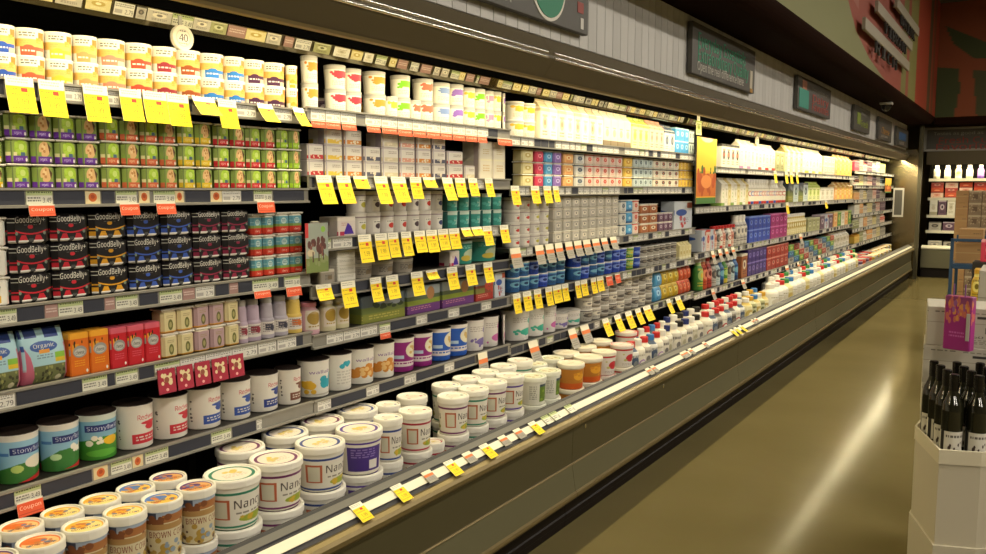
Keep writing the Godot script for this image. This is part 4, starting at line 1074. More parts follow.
# ---------------------------------------------------------------- goods, bay by bay
const Z1 := -2.016
const Z2 := -3.297
const Z3 := -5.843
const Z4 := -12.2055
func bay_one() -> void:
	shelf("1A", 1.805, ZN, Z1, "top shelf of first bay", [[-20, 4, "n"], [34, 38, "n"], [65, 82, "w"], [108, 119, "w"], [189, 192, "n"], [236, 256, "w"], [273, 292, "w"]])
	shelf("1B", 1.549, ZN, Z1, "second shelf of first bay", [[-25, 25, "n"], [26, 53, "g"], [54, 85, "n"], [86, 100, "o"], [102, 115, "n"], [116, 137, "g"], [139, 150, "o"], [154, 175, "g"], [175.5, 184, "o"], [186, 210, "n"], [211, 222, "o"], [222.5, 241, "w"], [242, 253, "n"], [254, 272, "g"], [274, 304, "n"]])
	shelf("1C", 1.271, ZN, Z1, "third shelf of first bay", [[-8, 17, "g"], [18, 44, "n"], [45, 58, "p"], [59, 83, "g"], [84, 104, "n"], [105, 115, "p"], [116, 138, "g"], [140, 158, "n"], [160, 182, "g"], [183, 195, "p"], [196, 214, "w"], [216, 229, "n"], [230, 238, "p"], [239, 252, "n"], [253, 278, "g"], [279, 284, "n"], [285, 300, "g"]])
	shelf("1D", 1.069, ZN, Z1, "fourth shelf of first bay", [[-20, 15, "w"], [17, 82, "n"], [83, 107, "g"], [108, 115, "n"], [116, 138, "g"], [140, 154, "n"], [155, 180, "g"], [181, 205, "w"], [206, 232, "w"], [233, 257, "w"], [259, 276, "w"], [278, 296, "w"], [297, 303, "n"]])
	shelf("1E", 0.828, ZN, Z1, "lowest shelf of first bay", [[-15, 14, "n"], [15, 41, "g"], [42, 92, "n"], [94, 108, "o"], [111, 132, "g"], [133, 143, "o"], [146, 168, "g"], [169, 211, "n"], [212, 231, "g"], [233, 256, "n"], [257, 262, "w"]])
	var cols := ["blue", "coral", "yellow", "peach", "salmon", "red", "maroon", "brown", "sky", "sky", "plum", "plum", "amber"]
	var cut := [-8, 17.5, 47.5, 75, 100, 129, 155, 179.5, 203, 226.5, 246.5, 266, 287, 304]
	for i in 13:
		run("1A", cut[i], cut[i + 1], 1, 2, 27.0 - i * 0.42, "cup", ["cup_" + cols[i]], "%swhite cup with yellow band and %s foot" % ["second " if i in [9, 11] else "", cols[i]], {"seg": 28})
	run("1A", -36, -9, 1, 2, 28, "cup", ["cup_brown"], "white cup with brown foot beside the end panel")
	var kinds := [[-42, 2, 2, "lemon", 25.5], [3, 97, 4, "grape", 24.6], [98, 175, 4, "blush", 23.2], [175.5, 210, 2, "lemon", 22.2], [211, 273.5, 4, "cherry", 20.8], [274.5, 303, 2, "lime", 19.9]]
	for e in kinds:
		run("1B", e[0], e[1], e[2], 3, e[4], "packet", ["pk_%s_a" % e[3], "pk_%s_b" % e[3]], "green sleeved yogurt packet with %s band%s" % [e[3], " beside end panel" if e[0] < 0 else ""], {"d": 0.07})
	run("1C", -34, 7, 1, 3, 30, "packet", ["kefir"], "cream drink pack with black lettering", {"d": 0.09})
	for e in [[8, 88.5, 2, "red", 28.6], [88.5, 126.5, 1, "gold", 27.2], [126.5, 191.5, 2, "blue", 25.6], [191.5, 248, 2, "wine", 23.6]]:
		run("1C", e[0], e[1], e[2], 3, e[4], "box", ["gb_" + e[3]], "black drink pack, %s wave" % e[3], {"d": 0.07, "c": 0.012, "name": "drink_pack", "cat": "drink pack"})
	run("1C", 248.5, 272, 2, 3, 20.8, "packet", ["rb_cup"], "narrow blue and red cup pack", {"d": 0.06})
	run("1C", 274, 304, 2, 3, 20.4, "packet", ["rb_cup"], "wide blue and red cup pack", {"d": 0.06})
	run("1D", -30, 17.5, 1, 1, 57, "pouch", ["pouch_farm"], "light blue cheese pouch half behind the frame edge", {"d": 0.06})
	run("1D", 18.5, 64, 1, 1, 54, "pouch", ["pouch_farm"], "large light blue cheese pouch with navy corners", {"d": 0.06})
	run("1D", 65, 105.5, 2, 1, 43, "box", ["box_orange"], "orange snack box with grey oval", {"d": 0.05})
	run("1D", 106, 157, 3, 1, 40, "box", ["box_red"], "red snack box with grey oval", {"d": 0.05})
	run("1D", 158, 191, 2, 2, 24.5, "packet", ["twin_cream"], "cream drink pack with olive disc", {"d": 0.055})
	run("1D", 191.5, 222, 2, 2, 24, "packet", ["twin_mauve"], "mauve drink pack with olive disc", {"d": 0.055})
	run("1D", 222.5, 236.5, 1, 2, 23.5, "packet", ["twin_cream"], "cream drink pack between mauve pack and bottles", {"d": 0.055})
	var bn := [[237, 246, "lilac"], [246.5, 260.5, "lilac"], [261, 273.5, "grey"], [274, 287.5, "grey"], [288, 302, "gold"]]
	for i in 5:
		run("1D", bn[i][0], bn[i][1], 1, 1, 43.0 - i, "bottle", ["btl_" + bn[i][2]], "%s smoothie bottle%s" % [["slim lilac", "lilac", "grey", "second grey", "gold"][i], ""], {"cap": "c_grey" if i < 4 else "c_white", "prof": [[0.95, 0.0], [1.0, 0.02], [1.0, 0.45], [0.86, 0.5], [0.8, 0.8], [0.66, 0.86]]})
	var tb := [[-36, 1, "farm_b"], [2, 45, "farm_a"], [46, 84.5, "farm_b"], [85, 122, "farm_c"], [123, 158.5, "label_red"], [159.5, 193, "label_red"], [194, 226, "label_blue"], [227, 255, "label_blue"], [256, 282, "label_navy"], [283, 308, "label_cocoa"]]
	var tl := ["blue and green farm tub beside end panel", "blue and green farm tub with round cream scoop", "blue and green farm tub with white blossoms", "green farm tub with yellow fruit", "white tub with red print beside farm tub", "second white tub with red print", "white tub with blue print beside red one", "second white tub with blue print", "white tub with navy print", "white tub with cocoa brown print"]
	for i in 10:
		run("1E", tb[i][0], tb[i][1], 1, 1, 52.5 - i * 1.85, "pot", ["tub_" + tb[i][2]], tl[i], {"fill": 0.97, "seg": 32, "cap": "c_umber"})
	# tags
	tags("1A", "sale_tag", "sale_tag", "yellow sale tag hanging from", [[5, 33, 37], [38, 64, 37], [83, 107, 36], [119, 141, 33], [143, 166, 32], [167, 188, 32], [218, 236, 29]], -0.006)
	tags("1A", "sale_tag", "sale_tag", "curled short yellow sale tag on", [[192, 214, 19], [257, 272, 18], [293, 303, 19]], -0.006, 0.02, 0.02)
	tags("1B", "club_tag", "coupon_tag", "orange coupon tag hanging below", [[28, 53.5, 12], [119, 139, 12], [156, 175, 12], [257, 274, 12]], 0.036, 0.002, 0.003)
	tags("1C", "club_tag", "coupon_tag", "orange coupon tag hanging below", [[254, 270, 8], [286, 301, 10]], 0.036, 0.002, 0.003)
	tags("1D", "coupon_card", "recipe_card", "crimson recipe card hanging below", [[157, 174.5, 24], [176, 192.5, 24], [194, 209.5, 23], [211, 227, 23], [228, 243, 22]], 0.02, 0.004, 0.002)
	tags("1E", "club_tag", "coupon_tag", "orange coupon tag hanging below", [[16, 42, 15]], 0.03, 0.004, 0.003)
	# round dials hanging from the air strip
	for e in [[182, 38, 0.036, "white round dial hanging above the white cups"], [757, 141, 0.04, "white round dial hanging above pink cartons"]]:
		var p := on_x(e[0], e[1], -2.07)
		var t := thing("round_dial", e[3], "dial", p)
		var st := st_new()
		lathe_top(st, [[e[2] * 0.98, -0.006], [e[2], -0.004], [e[2], 0.004], [e[2] * 0.96, 0.007], [0.001, 0.007]], 28, sp("dial"))
		var m := part("face", done(st), mats["printed_paper"], t)
		m.rotation = Vector3(0, 0, -PI / 2)
		part("hanger", slab(0.004, 0.03, 0.012, 0.001), mats["rail_metal"], t, Vector3(-0.006, e[2] * 0.9, 0))

func bay_two() -> void:
	shelf("2A", 1.817, Z1, Z2, "top shelf of second bay", [[311, 325, "w"], [326, 340, "w"], [341, 356, "w"], [366, 381, "w"], [382, 397, "w"], [398, 412, "w"], [413, 426, "w"], [427, 440, "w"], [441, 452, "w"], [453, 465, "w"], [466, 477, "w"], [478, 488, "w"], [489, 498, "n"], [499, 511, "w"]])
	shelf("2B", 1.592, Z1, Z2, "second shelf of second bay", [[312, 315, "n"], [334, 336, "n"], [351, 353, "n"], [367, 374, "w"], [407, 409, "n"], [436, 441, "n"], [478, 484, "w"], [493, 511, "w"]])
	shelf("2C", 1.383, Z1, Z2, "third shelf of second bay", [[316, 331, "g"], [333, 352, "w"], [353, 357, "n"], [471, 482, "w"], [493, 499, "w"]])
	shelf("2D", 1.223, Z1, Z2, "fourth shelf of second bay", [[332, 340, "n"], [356, 369, "n"], [382, 385, "n"], [399, 410, "n"], [438, 446, "n"], [458, 464, "n"], [476, 482, "n"], [493, 509, "n"]])
	shelf("2E", 1.052, Z1, Z2, "fifth shelf of second bay", [[312, 326, "w"], [327, 343, "w"], [344, 360, "w"], [361, 377, "w"], [380, 390, "g"], [391, 416, "n"], [417, 427, "w"], [428, 448, "n"], [449, 459, "w"], [460, 481, "n"], [482, 491, "w"], [492, 507, "n"]])
	shelf("2F", 0.825, Z1, Z2, "lowest shelf of second bay", [[318, 331, "w"], [332, 366, "n"], [367, 379, "w"], [380, 404, "n"], [405, 416, "w"], [417, 444, "n"], [445, 454, "w"], [455, 475, "n"], [488, 508, "n"]])
	var A := [[305, 318, "orange", 2, 26], [331, 347, "red", 2, 23], [348, 362, "red", 2, 22], [371, 387, "orange", 2, 22], [387, 397, "lemon", 1, 21], [397.5, 411, "green", 2, 21.5], [411, 420, "coral", 1, 20], [420.5, 434, "coral", 2, 21], [437, 451, "blue", 2, 20], [452, 464, "purple", 2, 20], [465, 475, "lemon", 2, 19], [475.5, 485, "green", 2, 19], [485.5, 493, "pink", 2, 18.5], [493.5, 500, "lemon", 2, 18.5], [500.5, 507, "purple", 2, 18]]
	for i in A.size():
		var e: Array = A[i]
		run("2A", e[0], e[1], 1, e[3], e[4], "cup", ["tall_" + e[2]], "%s spotted white tall cup%s" % [e[2], ["", " second in", " by gap", " beside green", " lone", " lidded", " single", " by gap", " with grey lid", " with grey lid", " near blue", " near pink", " slim", " slim", " slim"][i]], {"cap": "c_grey"})
	run("2A", 318.5, 330, 1, 1, 19, "cup", ["mini_damson"], "dark cup set far back between white cups", {"back": 0.2, "cap": "c_grey"})
	run("2A", 362.5, 370.5, 1, 1, 19, "cup", ["mini_honey"], "amber cup set far back between white cups", {"back": 0.2, "cap": "c_grey"})
	var B := [[303, 320, "red"], [320.5, 339, "lemon"], [340, 358.5, "rust"], [359.5, 377, "ink"], [377.5, 395, "blank"], [395.5, 411.5, "rose"], [412.5, 427.5, "rust"], [428.5, 442, "ink"], [443, 459.5, "red"], [460.5, 471.5, "blank"]]
	for i in B.size():
		var e: Array = B[i]
		run("2B", e[0], e[1], 1, 3 if i in [1, 2, 4, 5, 6, 7] else (2 if i < 9 else 1), 16.0 - i * 0.3, "box", ["tray_" + e[2]], "small tray box with %s print%s" % [e[2], "" if i < 6 else " near cartons"], {"d": 0.08, "fill": 0.94, "name": "tray_box"})
	run("2B", 475, 512, 2, 1, 37, "box", ["carton_plain"], "tall cream carton", {"d": 0.09, "fill": 0.95, "name": "cream_carton", "cat": "carton"})
	run("2C", 333, 352, 1, 1, 19, "box", ["purple_box"], "cream box with purple peak beside cattle card", {"d": 0.09})
	run("2C", 352.5, 443, 7, 2, 20.5, "pot", ["pot_lime", "pot_dark", "pot_red", "pot_red", "pot_dark", "pot_red", "pot_blue"], "white yogurt pot with fruit dot", {"fill": 0.97})
	run("2C", 446, 505, 5, 2, 16.5, "pot", ["pot_teal"], "small teal yogurt pot", {"fill": 0.97})
	run("2D", 333, 352, 1, 4, 10.5, "box", ["white_tray"], "flat white tray in a stack", {"d": 0.09, "name": "cheese_tray", "cat": "tray"})
	run("2D", 316, 331, 1, 1, 14, "box", ["tan_pot"], "flat tan tray beside white trays", {"d": 0.09, "name": "cheese_tray", "cat": "tray"})
	run("2D", 353, 416, 3, 2, 16, "pot", ["tan_pot"], "tan tub in short stack", {"cap": "c_grey"})
	run("2D", 446, 456, 1, 1, 15, "box", ["purple_box"], "small purple box beside teal tubs", {"d": 0.06})
	run("2D", 457, 475.5, 1, 1, 24, "pot", ["tub_teal"], "teal tub with pale label", {})
	run("2D", 477, 504, 1, 1, 23, "pot", ["tub_teal"], "wide teal tub with pale label", {})
	run("2E", 304, 320, 1, 1, 32, "bottle", ["btm_pink"], "short pink bottle", {"cap": "c_pinkcap", "prof": [[0.95, 0.0], [1.0, 0.02], [1.0, 0.66], [0.9, 0.74], [0.68, 0.8], [0.66, 0.86]]})
	run("2E", 322, 349, 2, 1, 31, "bottle", ["btm_ivory"], "short ivory bottle", {"cap": "c_white", "prof": [[0.95, 0.0], [1.0, 0.02], [1.0, 0.66], [0.9, 0.74], [0.68, 0.8], [0.66, 0.86]]})
	run("2E", 357, 402, 1, 1, 27, "box", ["pasture_box"], "wide green pasture snack box", {"d": 0.09})
	run("2E", 403, 437, 1, 1, 27, "box", ["berry_box"], "green and purple snack box", {"d": 0.09})
	run("2E", 438, 471, 1, 1, 26, "box", ["berry_box"], "green and purple snack box beside scarlet box", {"d": 0.09})
	run("2E", 472, 490, 1, 1, 25, "box", ["scarlet_box"], "scarlet snack box with grey top", {"d": 0.09})
	run("2E", 491, 507, 1, 1, 25, "box", ["frost_box"], "pale blue snack box with red fruit", {"d": 0.09})
	var Fr := [[309, 333, "wall_teal"], [333.5, 355, "wall_plain"], [356, 377, "wall_amber"], [378, 397, "wall_amber"], [398, 417, "round_magenta"], [417.5, 435, "round_magenta"], [437, 453, "round_blue"], [453.5, 470, "round_blue"], [471, 486, "soft_violet"], [486.5, 500, "soft_pink"], [500.5, 515, "soft_pink"]]
	var fl := ["white tub with teal and yellow fruit", "plain white tub with teal mark", "white tub with amber fruit", "second white tub with amber fruit", "magenta tub with pale disc", "second magenta tub with pale disc", "blue tub with white band", "second blue tub with pale disc", "white tub with violet specks", "white tub with pink specks", "second white tub with pink specks"]
	for i in Fr.size():
		run("2F", Fr[i][0], Fr[i][1], 1, 1, 37.5 - i * 0.75, "pot", ["tub_" + Fr[i][2]], fl[i], {"fill": 0.97, "cap": "c_umber"})
	tags("2A", "club_tag", "coupon_tag", "orange strip tag under", [[311, 325, 7], [326, 340, 7], [342, 356, 7], [367, 380, 7], [382, 397, 7], [398, 412, 7], [413, 426, 7], [427, 440, 7], [441, 452, 7], [453, 465, 7], [466, 477, 7], [478, 487, 7], [498, 512, 7]], 0.04, 0.002, 0.002)
	tags("2B", "sale_tag", "sale_tag", "yellow sale tag hanging from", [[316, 331, 29], [336, 350, 28], [374, 387, 27], [391, 405, 26], [442, 452, 23]], -0.004, 0.02, 0.012)
	tags("2B", "sale_tag", "sale_tag", "short yellow sale tag on", [[353.5, 367, 12], [410, 421, 22], [423, 435, 10], [455, 465, 19], [468.5, 477, 18], [485, 492.5, 18]], -0.004, 0.008, 0.01)
	tags("2C", "sale_tag", "sale_tag", "yellow sale tag hanging from", [[358, 371, 28], [375, 387, 26], [388, 398, 25], [401, 411, 24], [414, 425, 22], [426, 437, 22], [438, 448, 21], [449, 459, 20], [483, 491.5, 19], [500, 508, 18]], -0.004, 0.008, 0.01)
	tags("2C", "sale_tag", "sale_tag", "short curled yellow tag on", [[461, 470, 9], [471.5, 481.5, 8]], -0.004, 0.01, 0.01)
	tags("2D", "sale_tag", "sale_tag", "yellow sale tag hanging from", [[316, 331, 16], [341, 355, 26], [370, 381, 24], [386, 398, 24], [411, 422.5, 24], [426, 437, 9], [447, 457, 22], [465.5, 475, 21], [483.5, 492, 20]], -0.004, 0.006, 0.012)
	tags("2E", "club_tag", "coupon_tag", "orange coupon tag hanging below", [[380, 390.5, 6]], 0.036, 0.002, 0.002)
	tags("2F", "flag_tag", "aisle_flag", "white flag tag with orange head on", [[478, 487, 22]], -0.004, 0.01, 0.006)
	# cattle card on the upright between the bays
	var c := on_x(317, 247, -2.0)
	var t := thing("picture_card", "pasture picture card with brown cattle between two bays", "sign", Vector3(-2.0, c.y + 0.08, c.z))
	part("card", plate(0.105, 0.165, sp("cattle_card"), 0.0, 0.0, 1), mats["printed_paper"], t)
	part("clip", slab(0.012, 0.012, 0.03, 0.002), mats["rail_metal"], t, Vector3(-0.008, -0.006, 0))

func bay_three() -> void:
	var d := ["top shelf of third bay", "second shelf of third bay", "third shelf of third bay", "fourth shelf of third bay", "lowest shelf of third bay"]
	var ys := [1.791, 1.561, 1.273, 1.057, 0.810]
	for i in 5:
		var zm := (Z2 + Z3) / 2
		shelf("3" + "ABCDE"[i], ys[i], Z2, zm, d[i], [], [0.75, 0.6, 0.2, 0.2, 0.2][i])
		shelf("3" + "ABCDE"[i], ys[i], zm, Z3, d[i], [], [0.75, 0.7, 0.6, 0.4, 0.2][i])
	run("3A", 513, 536, 2, 2, 17.5, "cup", ["tall_lemon"], "short lemon yogurt cup")
	run("3A", 537, 600, 8, 1, 38, "carton", ["mini_ivory", "mini_milk"], "slim ivory gable carton", {"d": 0.07})
	run("3A", 600.5, 628, 4, 1, 34, "carton", ["milo_ivory"], "slim ivory gable carton with tan foot", {"d": 0.07})
	run("3A", 629, 646, 3, 1, 31, "carton", ["mini_grass"], "pale green gable carton", {"d": 0.08})
	run("3A", 646.5, 661, 3, 1, 30, "carton", ["mini_peach"], "peach gable carton", {"d": 0.08})
	run("3A", 661.5, 672, 2, 1, 27, "carton", ["mini_sober"], "white gable carton with grey print", {"d": 0.08})
	run("3A", 672.5, 686, 3, 2, 12.5, "box", ["mini_azure"], "bright azure box", {"d": 0.07})
	run("3A", 686.5, 696, 2, 2, 12, "box", ["mini_mist"], "pale mist blue box", {"d": 0.07})
	run("3B", 518, 531, 1, 3, 14, "packet", ["mini_butter"], "buttery cup packet", {"d": 0.06, "fill": 0.9})
	run("3B", 532, 541, 1, 3, 14, "packet", ["mini_poppy"], "poppy red cup packet", {"d": 0.06, "fill": 0.9})
	run("3B", 541.3, 550, 1, 3, 14, "packet", ["mini_ocean"], "ocean blue cup packet", {"d": 0.06, "fill": 0.9})
	run("3B", 550.3, 559, 1, 3, 14, "packet", ["mini_violet"], "violet cup packet", {"d": 0.06, "fill": 0.9})
	run("3B", 560, 571, 1, 3, 13.5, "packet", ["mini_tanger"], "tangerine cup packet", {"d": 0.06, "fill": 0.9})
	run("3B", 571.5, 582, 1, 3, 13.5, "packet", ["mini_sober"], "white cup packet with dark mark", {"d": 0.06, "fill": 0.9})
	run("3B", 582.5, 620, 5, 3, 13, "packet", ["mini_ruby"], "white cup packet with ruby spot", {"d": 0.06, "fill": 0.9})
	run("3B", 620.5, 630, 1, 3, 12.5, "packet", ["mini_honey"], "honey yellow cup packet", {"d": 0.06, "fill": 0.9})
	run("3B", 630.5, 650, 4, 3, 12, "packet", ["mini_mist"], "pale blue grey cup packet", {"d": 0.06, "fill": 0.9})
	run("3B", 650.5, 676.5, 4, 3, 11.5, "packet", ["mini_inkwhite"], "white cup packet with black mark", {"d": 0.06, "fill": 0.9})
	run("3B", 677, 696, 4, 3, 11, "packet", ["mini_honey"], "amber yellow cup packet by poster", {"d": 0.06, "fill": 0.9})
	run("3C", 510, 549, 4, 4, 12, "cup", ["pot_red", "pot_red", "pot_lime", "pot_lime"], "small fruit dot cup")
	run("3C", 550.5, 616, 8, 4, 11, "packet", ["mini_silver"], "silver grey cup packet in tall stack", {"d": 0.06, "fill": 0.9})
	run("3C", 617, 636, 3, 3, 11.5, "packet", ["mini_sober", "milo_ocean", "mini_ruby"], "white cup packet with blue or red mark", {"d": 0.06})
	run("3C", 637, 655, 2, 3, 9.5, "packet", ["mini_cocoa"], "cocoa brown cup packet with white rim", {"d": 0.06})
	run("3C", 656, 670, 3, 2, 9, "packet", ["mini_damson"], "damson purple cup packet", {"d": 0.06})
	run("3C", 671, 694, 1, 1, 27, "box", ["frost_box"], "large white box with blue label", {"d": 0.1})
	run("3D", 510, 565, 6, 2, 14, "cup", ["mini_marine", "mini_marine", "mini_marine", "mini_ultra", "mini_marine"], "marine blue yogurt cup", {"shift": 1})
	run("3D", 573, 612, 5, 2, 12.5, "cup", ["mini_marine", "mini_ultra", "milo_marine"], "deep blue yogurt cup beside gap", {"shift": 1})
	run("3D", 613, 626, 2, 2, 11.5, "cup", ["mini_ultra"], "ultramarine yogurt cup")
	run("3D", 626.5, 640, 2, 2, 11, "cup", ["mini_leaf", "milo_ultra"], "green and blue yogurt cup")
	run("3D", 640.5, 676, 6, 2, 9.5, "cup", ["mini_steel"], "white cup with dark dot")
	run("3D", 677, 694, 4, 1, 17, "carton", ["milo_butter"], "pale yellow carton by bay end", {"d": 0.06})
	run("3E", 516, 532, 1, 1, 30, "pot", ["tub_soft_mint"], "white tub with mint specks", {"fill": 0.97})
	run("3E", 532.5, 546, 1, 1, 28, "pot", ["tub_soft_mint"], "second white tub with mint specks", {"fill": 0.97})
	run("3E", 546.5, 557, 1, 1, 26, "pot", ["tub_soft_pink"], "white tub with pink specks", {"fill": 0.97})
	run("3E", 557.5, 582, 2, 1, 15, "pot", ["tub_soft_violet", "tub_soft_mint"], "short white tub with soft specks", {"fill": 0.97})
	run("3E", 584, 652, 9, 3, 11.5, "cup", ["mini_steel", "mini_silver", "milo_steel"], "tiny white drink cup", {"shift": 1})
	run("3E", 652.5, 659, 1, 2, 16, "pouch", ["mini_ocean"], "sky blue pouch", {"d": 0.05})
	run("3E", 659.5, 676, 3, 2, 15, "pouch", ["mini_mustard"], "mustard yellow pouch", {"d": 0.05})
	run("3E", 676.5, 695, 3, 2, 14.5, "pouch", ["mini_flame"], "flame red pouch", {"d": 0.05})
	tags("3B", "sale_tag", "sale_tag", "yellow sale tag hanging from", [[511, 519, 19], [531, 539, 18], [543.5, 551, 17], [553, 558.5, 16]], -0.004, 0.006, 0.01)
	var l := []
	for i in 10:
		l.append([[510, 520], [535, 543], [545.5, 553], [555, 562], [565, 572], [574, 581], [583, 590], [592, 599], [601, 607], [610, 616]][i] + [20 - i * 0.9])
	tags("3C", "flag_tag", "aisle_flag", "white flag tag with orange head on", l, -0.004, 0.014, 0.01)
	l = []
	var e3 := [[513, 520], [523, 531], [534, 541], [545.5, 552], [553, 561], [562, 568], [575, 580], [581, 587], [591, 596], [597, 603]]
	for i in 10:
		l.append(e3[i] + [20 - i * 0.6])
	tags("3D", "sale_tag", "sale_tag", "yellow sale tag hanging from", l, -0.004, 0.006, 0.01)
	tags("3D", "club_tag", "coupon_tag", "red coupon tag on", [[606, 612, 10], [615, 620, 9]], 0.0, 0.006, 0.006)
	tags("3E", "flag_tag", "aisle_flag", "white flag tag with orange head on", [[528, 537, 22], [568, 575, 19], [580, 588, 17]], -0.004, 0.03, 0.01)
	tags("3E", "sale_tag", "sale_tag", "yellow sale tag hanging from", [[602, 608, 17], [614, 620, 16], [625, 631, 16], [635, 640, 15], [643, 650, 14], [666, 670, 13], [675, 680, 13]], -0.004, 0.03, 0.012)
	# tall poster between third and fourth bay
	var c := on_x(707.5, 138, -1.985)
	var t := thing("grove_poster", "tall yellow and orange grove poster between two bays", "poster", Vector3(-1.985, c.y, c.z))
	part("sheet", plate(0.43, 0.47, sp("grove_poster"), 0.0, 0.0, 1), mats["printed_paper"], t)
	part("backing", slab(0.008, 0.47, 0.44, 0.002), mats["shelf_metal"], t, Vector3(-0.007, -0.47, 0))
	var q := on_x(699, 121, -2.06)
	var g := thing("shelf_figure", "small white and green cut-out hanging at bay end", "sign", q)
	part("cutout", plate(0.12, 0.1, sp("mini_grass"), 0.0, 0.0, 1), mats["printed_paper"], g)
	part("cap", plate(0.06, 0.07, sp("mini_milk"), 0.0, 0.0, 1), mats["printed_paper"], g, Vector3(0.003, 0.07, 0.02))

func bay_four() -> void:
	var d := ["top shelf of fourth bay", "second shelf of fourth bay", "third shelf of fourth bay", "lowest shelf of fourth bay"]
	var ys := [1.716, 1.416, 1.082, 0.790]
	for i in 4:
		for k in 5:
			shelf("4" + "ABCD"[i], ys[i], Z3 - k * 1.2725, Z3 - (k + 1) * 1.2725, d[i], [], [0.85, 0.7, 0.5, 0.4][i])
	run("4A", 719, 737, 4, 1, 23, "box", ["mini_inkwhite"], "cream box with dark print beside poster", {"d": 0.1})
	run("4A", 737.5, 752, 4, 1, 29, "carton", ["foot_mauve", "mini_milk"], "pink and white carton", {"d": 0.09})
	run("4A", 752.5, 773, 6, 1, 26, "carton", ["mini_milk", "foot_red"], "white and peach carton", {"d": 0.09})
	run("4A", 773.5, 782, 2, 1, 20, "box", ["mini_olivine"], "olive box", {"d": 0.1})
	run("4A", 782.5, 803, 8, 1, 26, "carton", ["mini_butter", "mini_milk"], "butter yellow carton", {"d": 0.09})
	run("4A", 803.5, 820, 5, 1, 24, "carton", ["foot_honey", "mini_milk"], "honey coloured carton", {"d": 0.09})
	run("4A", 822, 833, 3, 2, 9, "box", ["mini_silver"], "silver box in short stack", {"d": 0.1})
	run("4A", 833.5, 850, 8, 1, 20, "carton", ["mini_tanger", "mini_honey"], "orange carton", {"d": 0.09})
	run("4B", 719, 746, 9, 1, 27, "carton", ["foot_green", "mini_milk", "mini_butter"], "pale green and cream carton", {"d": 0.09})
	run("4B", 747, 777, 12, 1, 24, "bottle", ["foot_red", "foot_blue", "foot_red"], "white bottle with red or blue foot", {"seg": 14})
	run("4B", 777.5, 785, 2, 1, 22, "bottle", ["foot_red"], "white bottle with flame red foot", {"seg": 14})
	run("4B", 786, 806, 4, 1, 19, "box", ["pasture_box", "mini_mist"], "pasture print box", {"d": 0.1})
	run("4B", 806.5, 818, 3, 1, 19, "carton", ["mini_grass"], "pale green carton", {"d": 0.09})
	run("4B", 818.5, 832, 3, 1, 13, "box", ["mini_milk"], "low white box", {"d": 0.1})
	run("4B", 833, 851, 8, 1, 17, "carton", ["mini_tanger", "mini_honey"], "orange and honey carton", {"d": 0.09})
	run("4C", 699, 712, 3, 1, 21, "box", ["frost_box", "mini_ruby"], "white box with red and blue print", {"d": 0.1})
	run("4C", 712.5, 735, 8, 1, 22, "bottle", ["mini_peach", "mini_steel", "foot_red"], "peach and grey bottle", {"seg": 14, "cap": "c_red"})
	run("4C", 735.5, 746, 3, 1, 29, "bottle", ["mini_silver"], "tall silver grey bottle", {"seg": 14})
	run("4C", 746.5, 768, 5, 2, 12.5, "box", ["mini_ultra"], "strong blue drink box", {"d": 0.08})
	run("4C", 768.5, 785, 4, 2, 12, "box", ["mini_magenta"], "magenta drink box", {"d": 0.08})
	run("4C", 786, 805, 9, 1, 20, "bottle", ["mini_butter"], "pale butter bottle", {"seg": 14})
	run("4C", 806, 818, 3, 1, 13, "box", ["mini_olivine"], "olive box", {"d": 0.1})
	run("4C", 818.5, 831, 3, 1, 14, "box", ["mini_damson", "frost_box"], "purple and pale box", {"d": 0.1})
	run("4C", 832, 851, 5, 1, 14, "box", ["mini_tanger", "mini_leaf", "mini_milk"], "orange or green box", {"d": 0.1})
	run("4D", 698, 706, 2, 1, 32, "bottle", ["mini_leaf", "mini_flame"], "green or flame bottle", {"seg": 14})
	run("4D", 706.5, 711, 1, 1, 31, "bottle", ["mini_brick"], "brick red bottle", {"seg": 14, "cap": "c_red"})
	run("4D", 711.5, 737, 7, 1, 25, "bottle", ["mini_steel", "mini_mist", "milo_marine", "milo_leaf"], "grey and blue bottle", {"seg": 14})
	run("4D", 739, 745, 1, 1, 24, "box", ["mini_cocoa"], "cocoa brown box", {"d": 0.08})
	run("4D", 745.5, 764, 5, 2, 13, "box", ["mini_indigo"], "indigo drink box", {"d": 0.08})
	run("4D", 764.5, 786, 5, 2, 11.5, "box", ["mini_brick"], "brick red drink box", {"d": 0.08})
	run("4D", 786.5, 832, 10, 3, 5.5, "box", ["mini_steel", "mini_marine", "mini_leaf", "mini_brick"], "flat coloured box in stack", {"d": 0.1, "shift": 1})
	run("4D", 832.5, 851, 5, 1, 19, "bottle", ["mini_milk"], "white bottle with dark cap", {"seg": 14, "cap": "c_black"})
	tags("4A", "sale_tag", "sale_tag", "yellow sale tag hanging from", [[774, 776.5, 12], [785, 787.5, 12], [790, 792.5, 12], [796, 798, 11]], -0.002, 0.006, 0.01)
	tags("4B", "sale_tag", "sale_tag", "yellow sale tag hanging from", [[786, 788.5, 11], [825, 827, 8]], -0.002, 0.006, 0.01)
	tags("4C", "flag_tag", "aisle_flag", "white flag tag with orange head on", [[711, 714, 13], [718, 721, 12], [724.5, 727.5, 11], [731, 734, 10], [799, 801.5, 10]], -0.002, 0.02, 0.01)
	tags("4D", "flag_tag", "aisle_flag", "white flag tag with orange head on", [[711, 714, 11], [741, 744, 9], [785, 788, 8], [797, 799, 8], [806, 808, 7], [818, 820, 7]], -0.002, 0.02, 0.01)

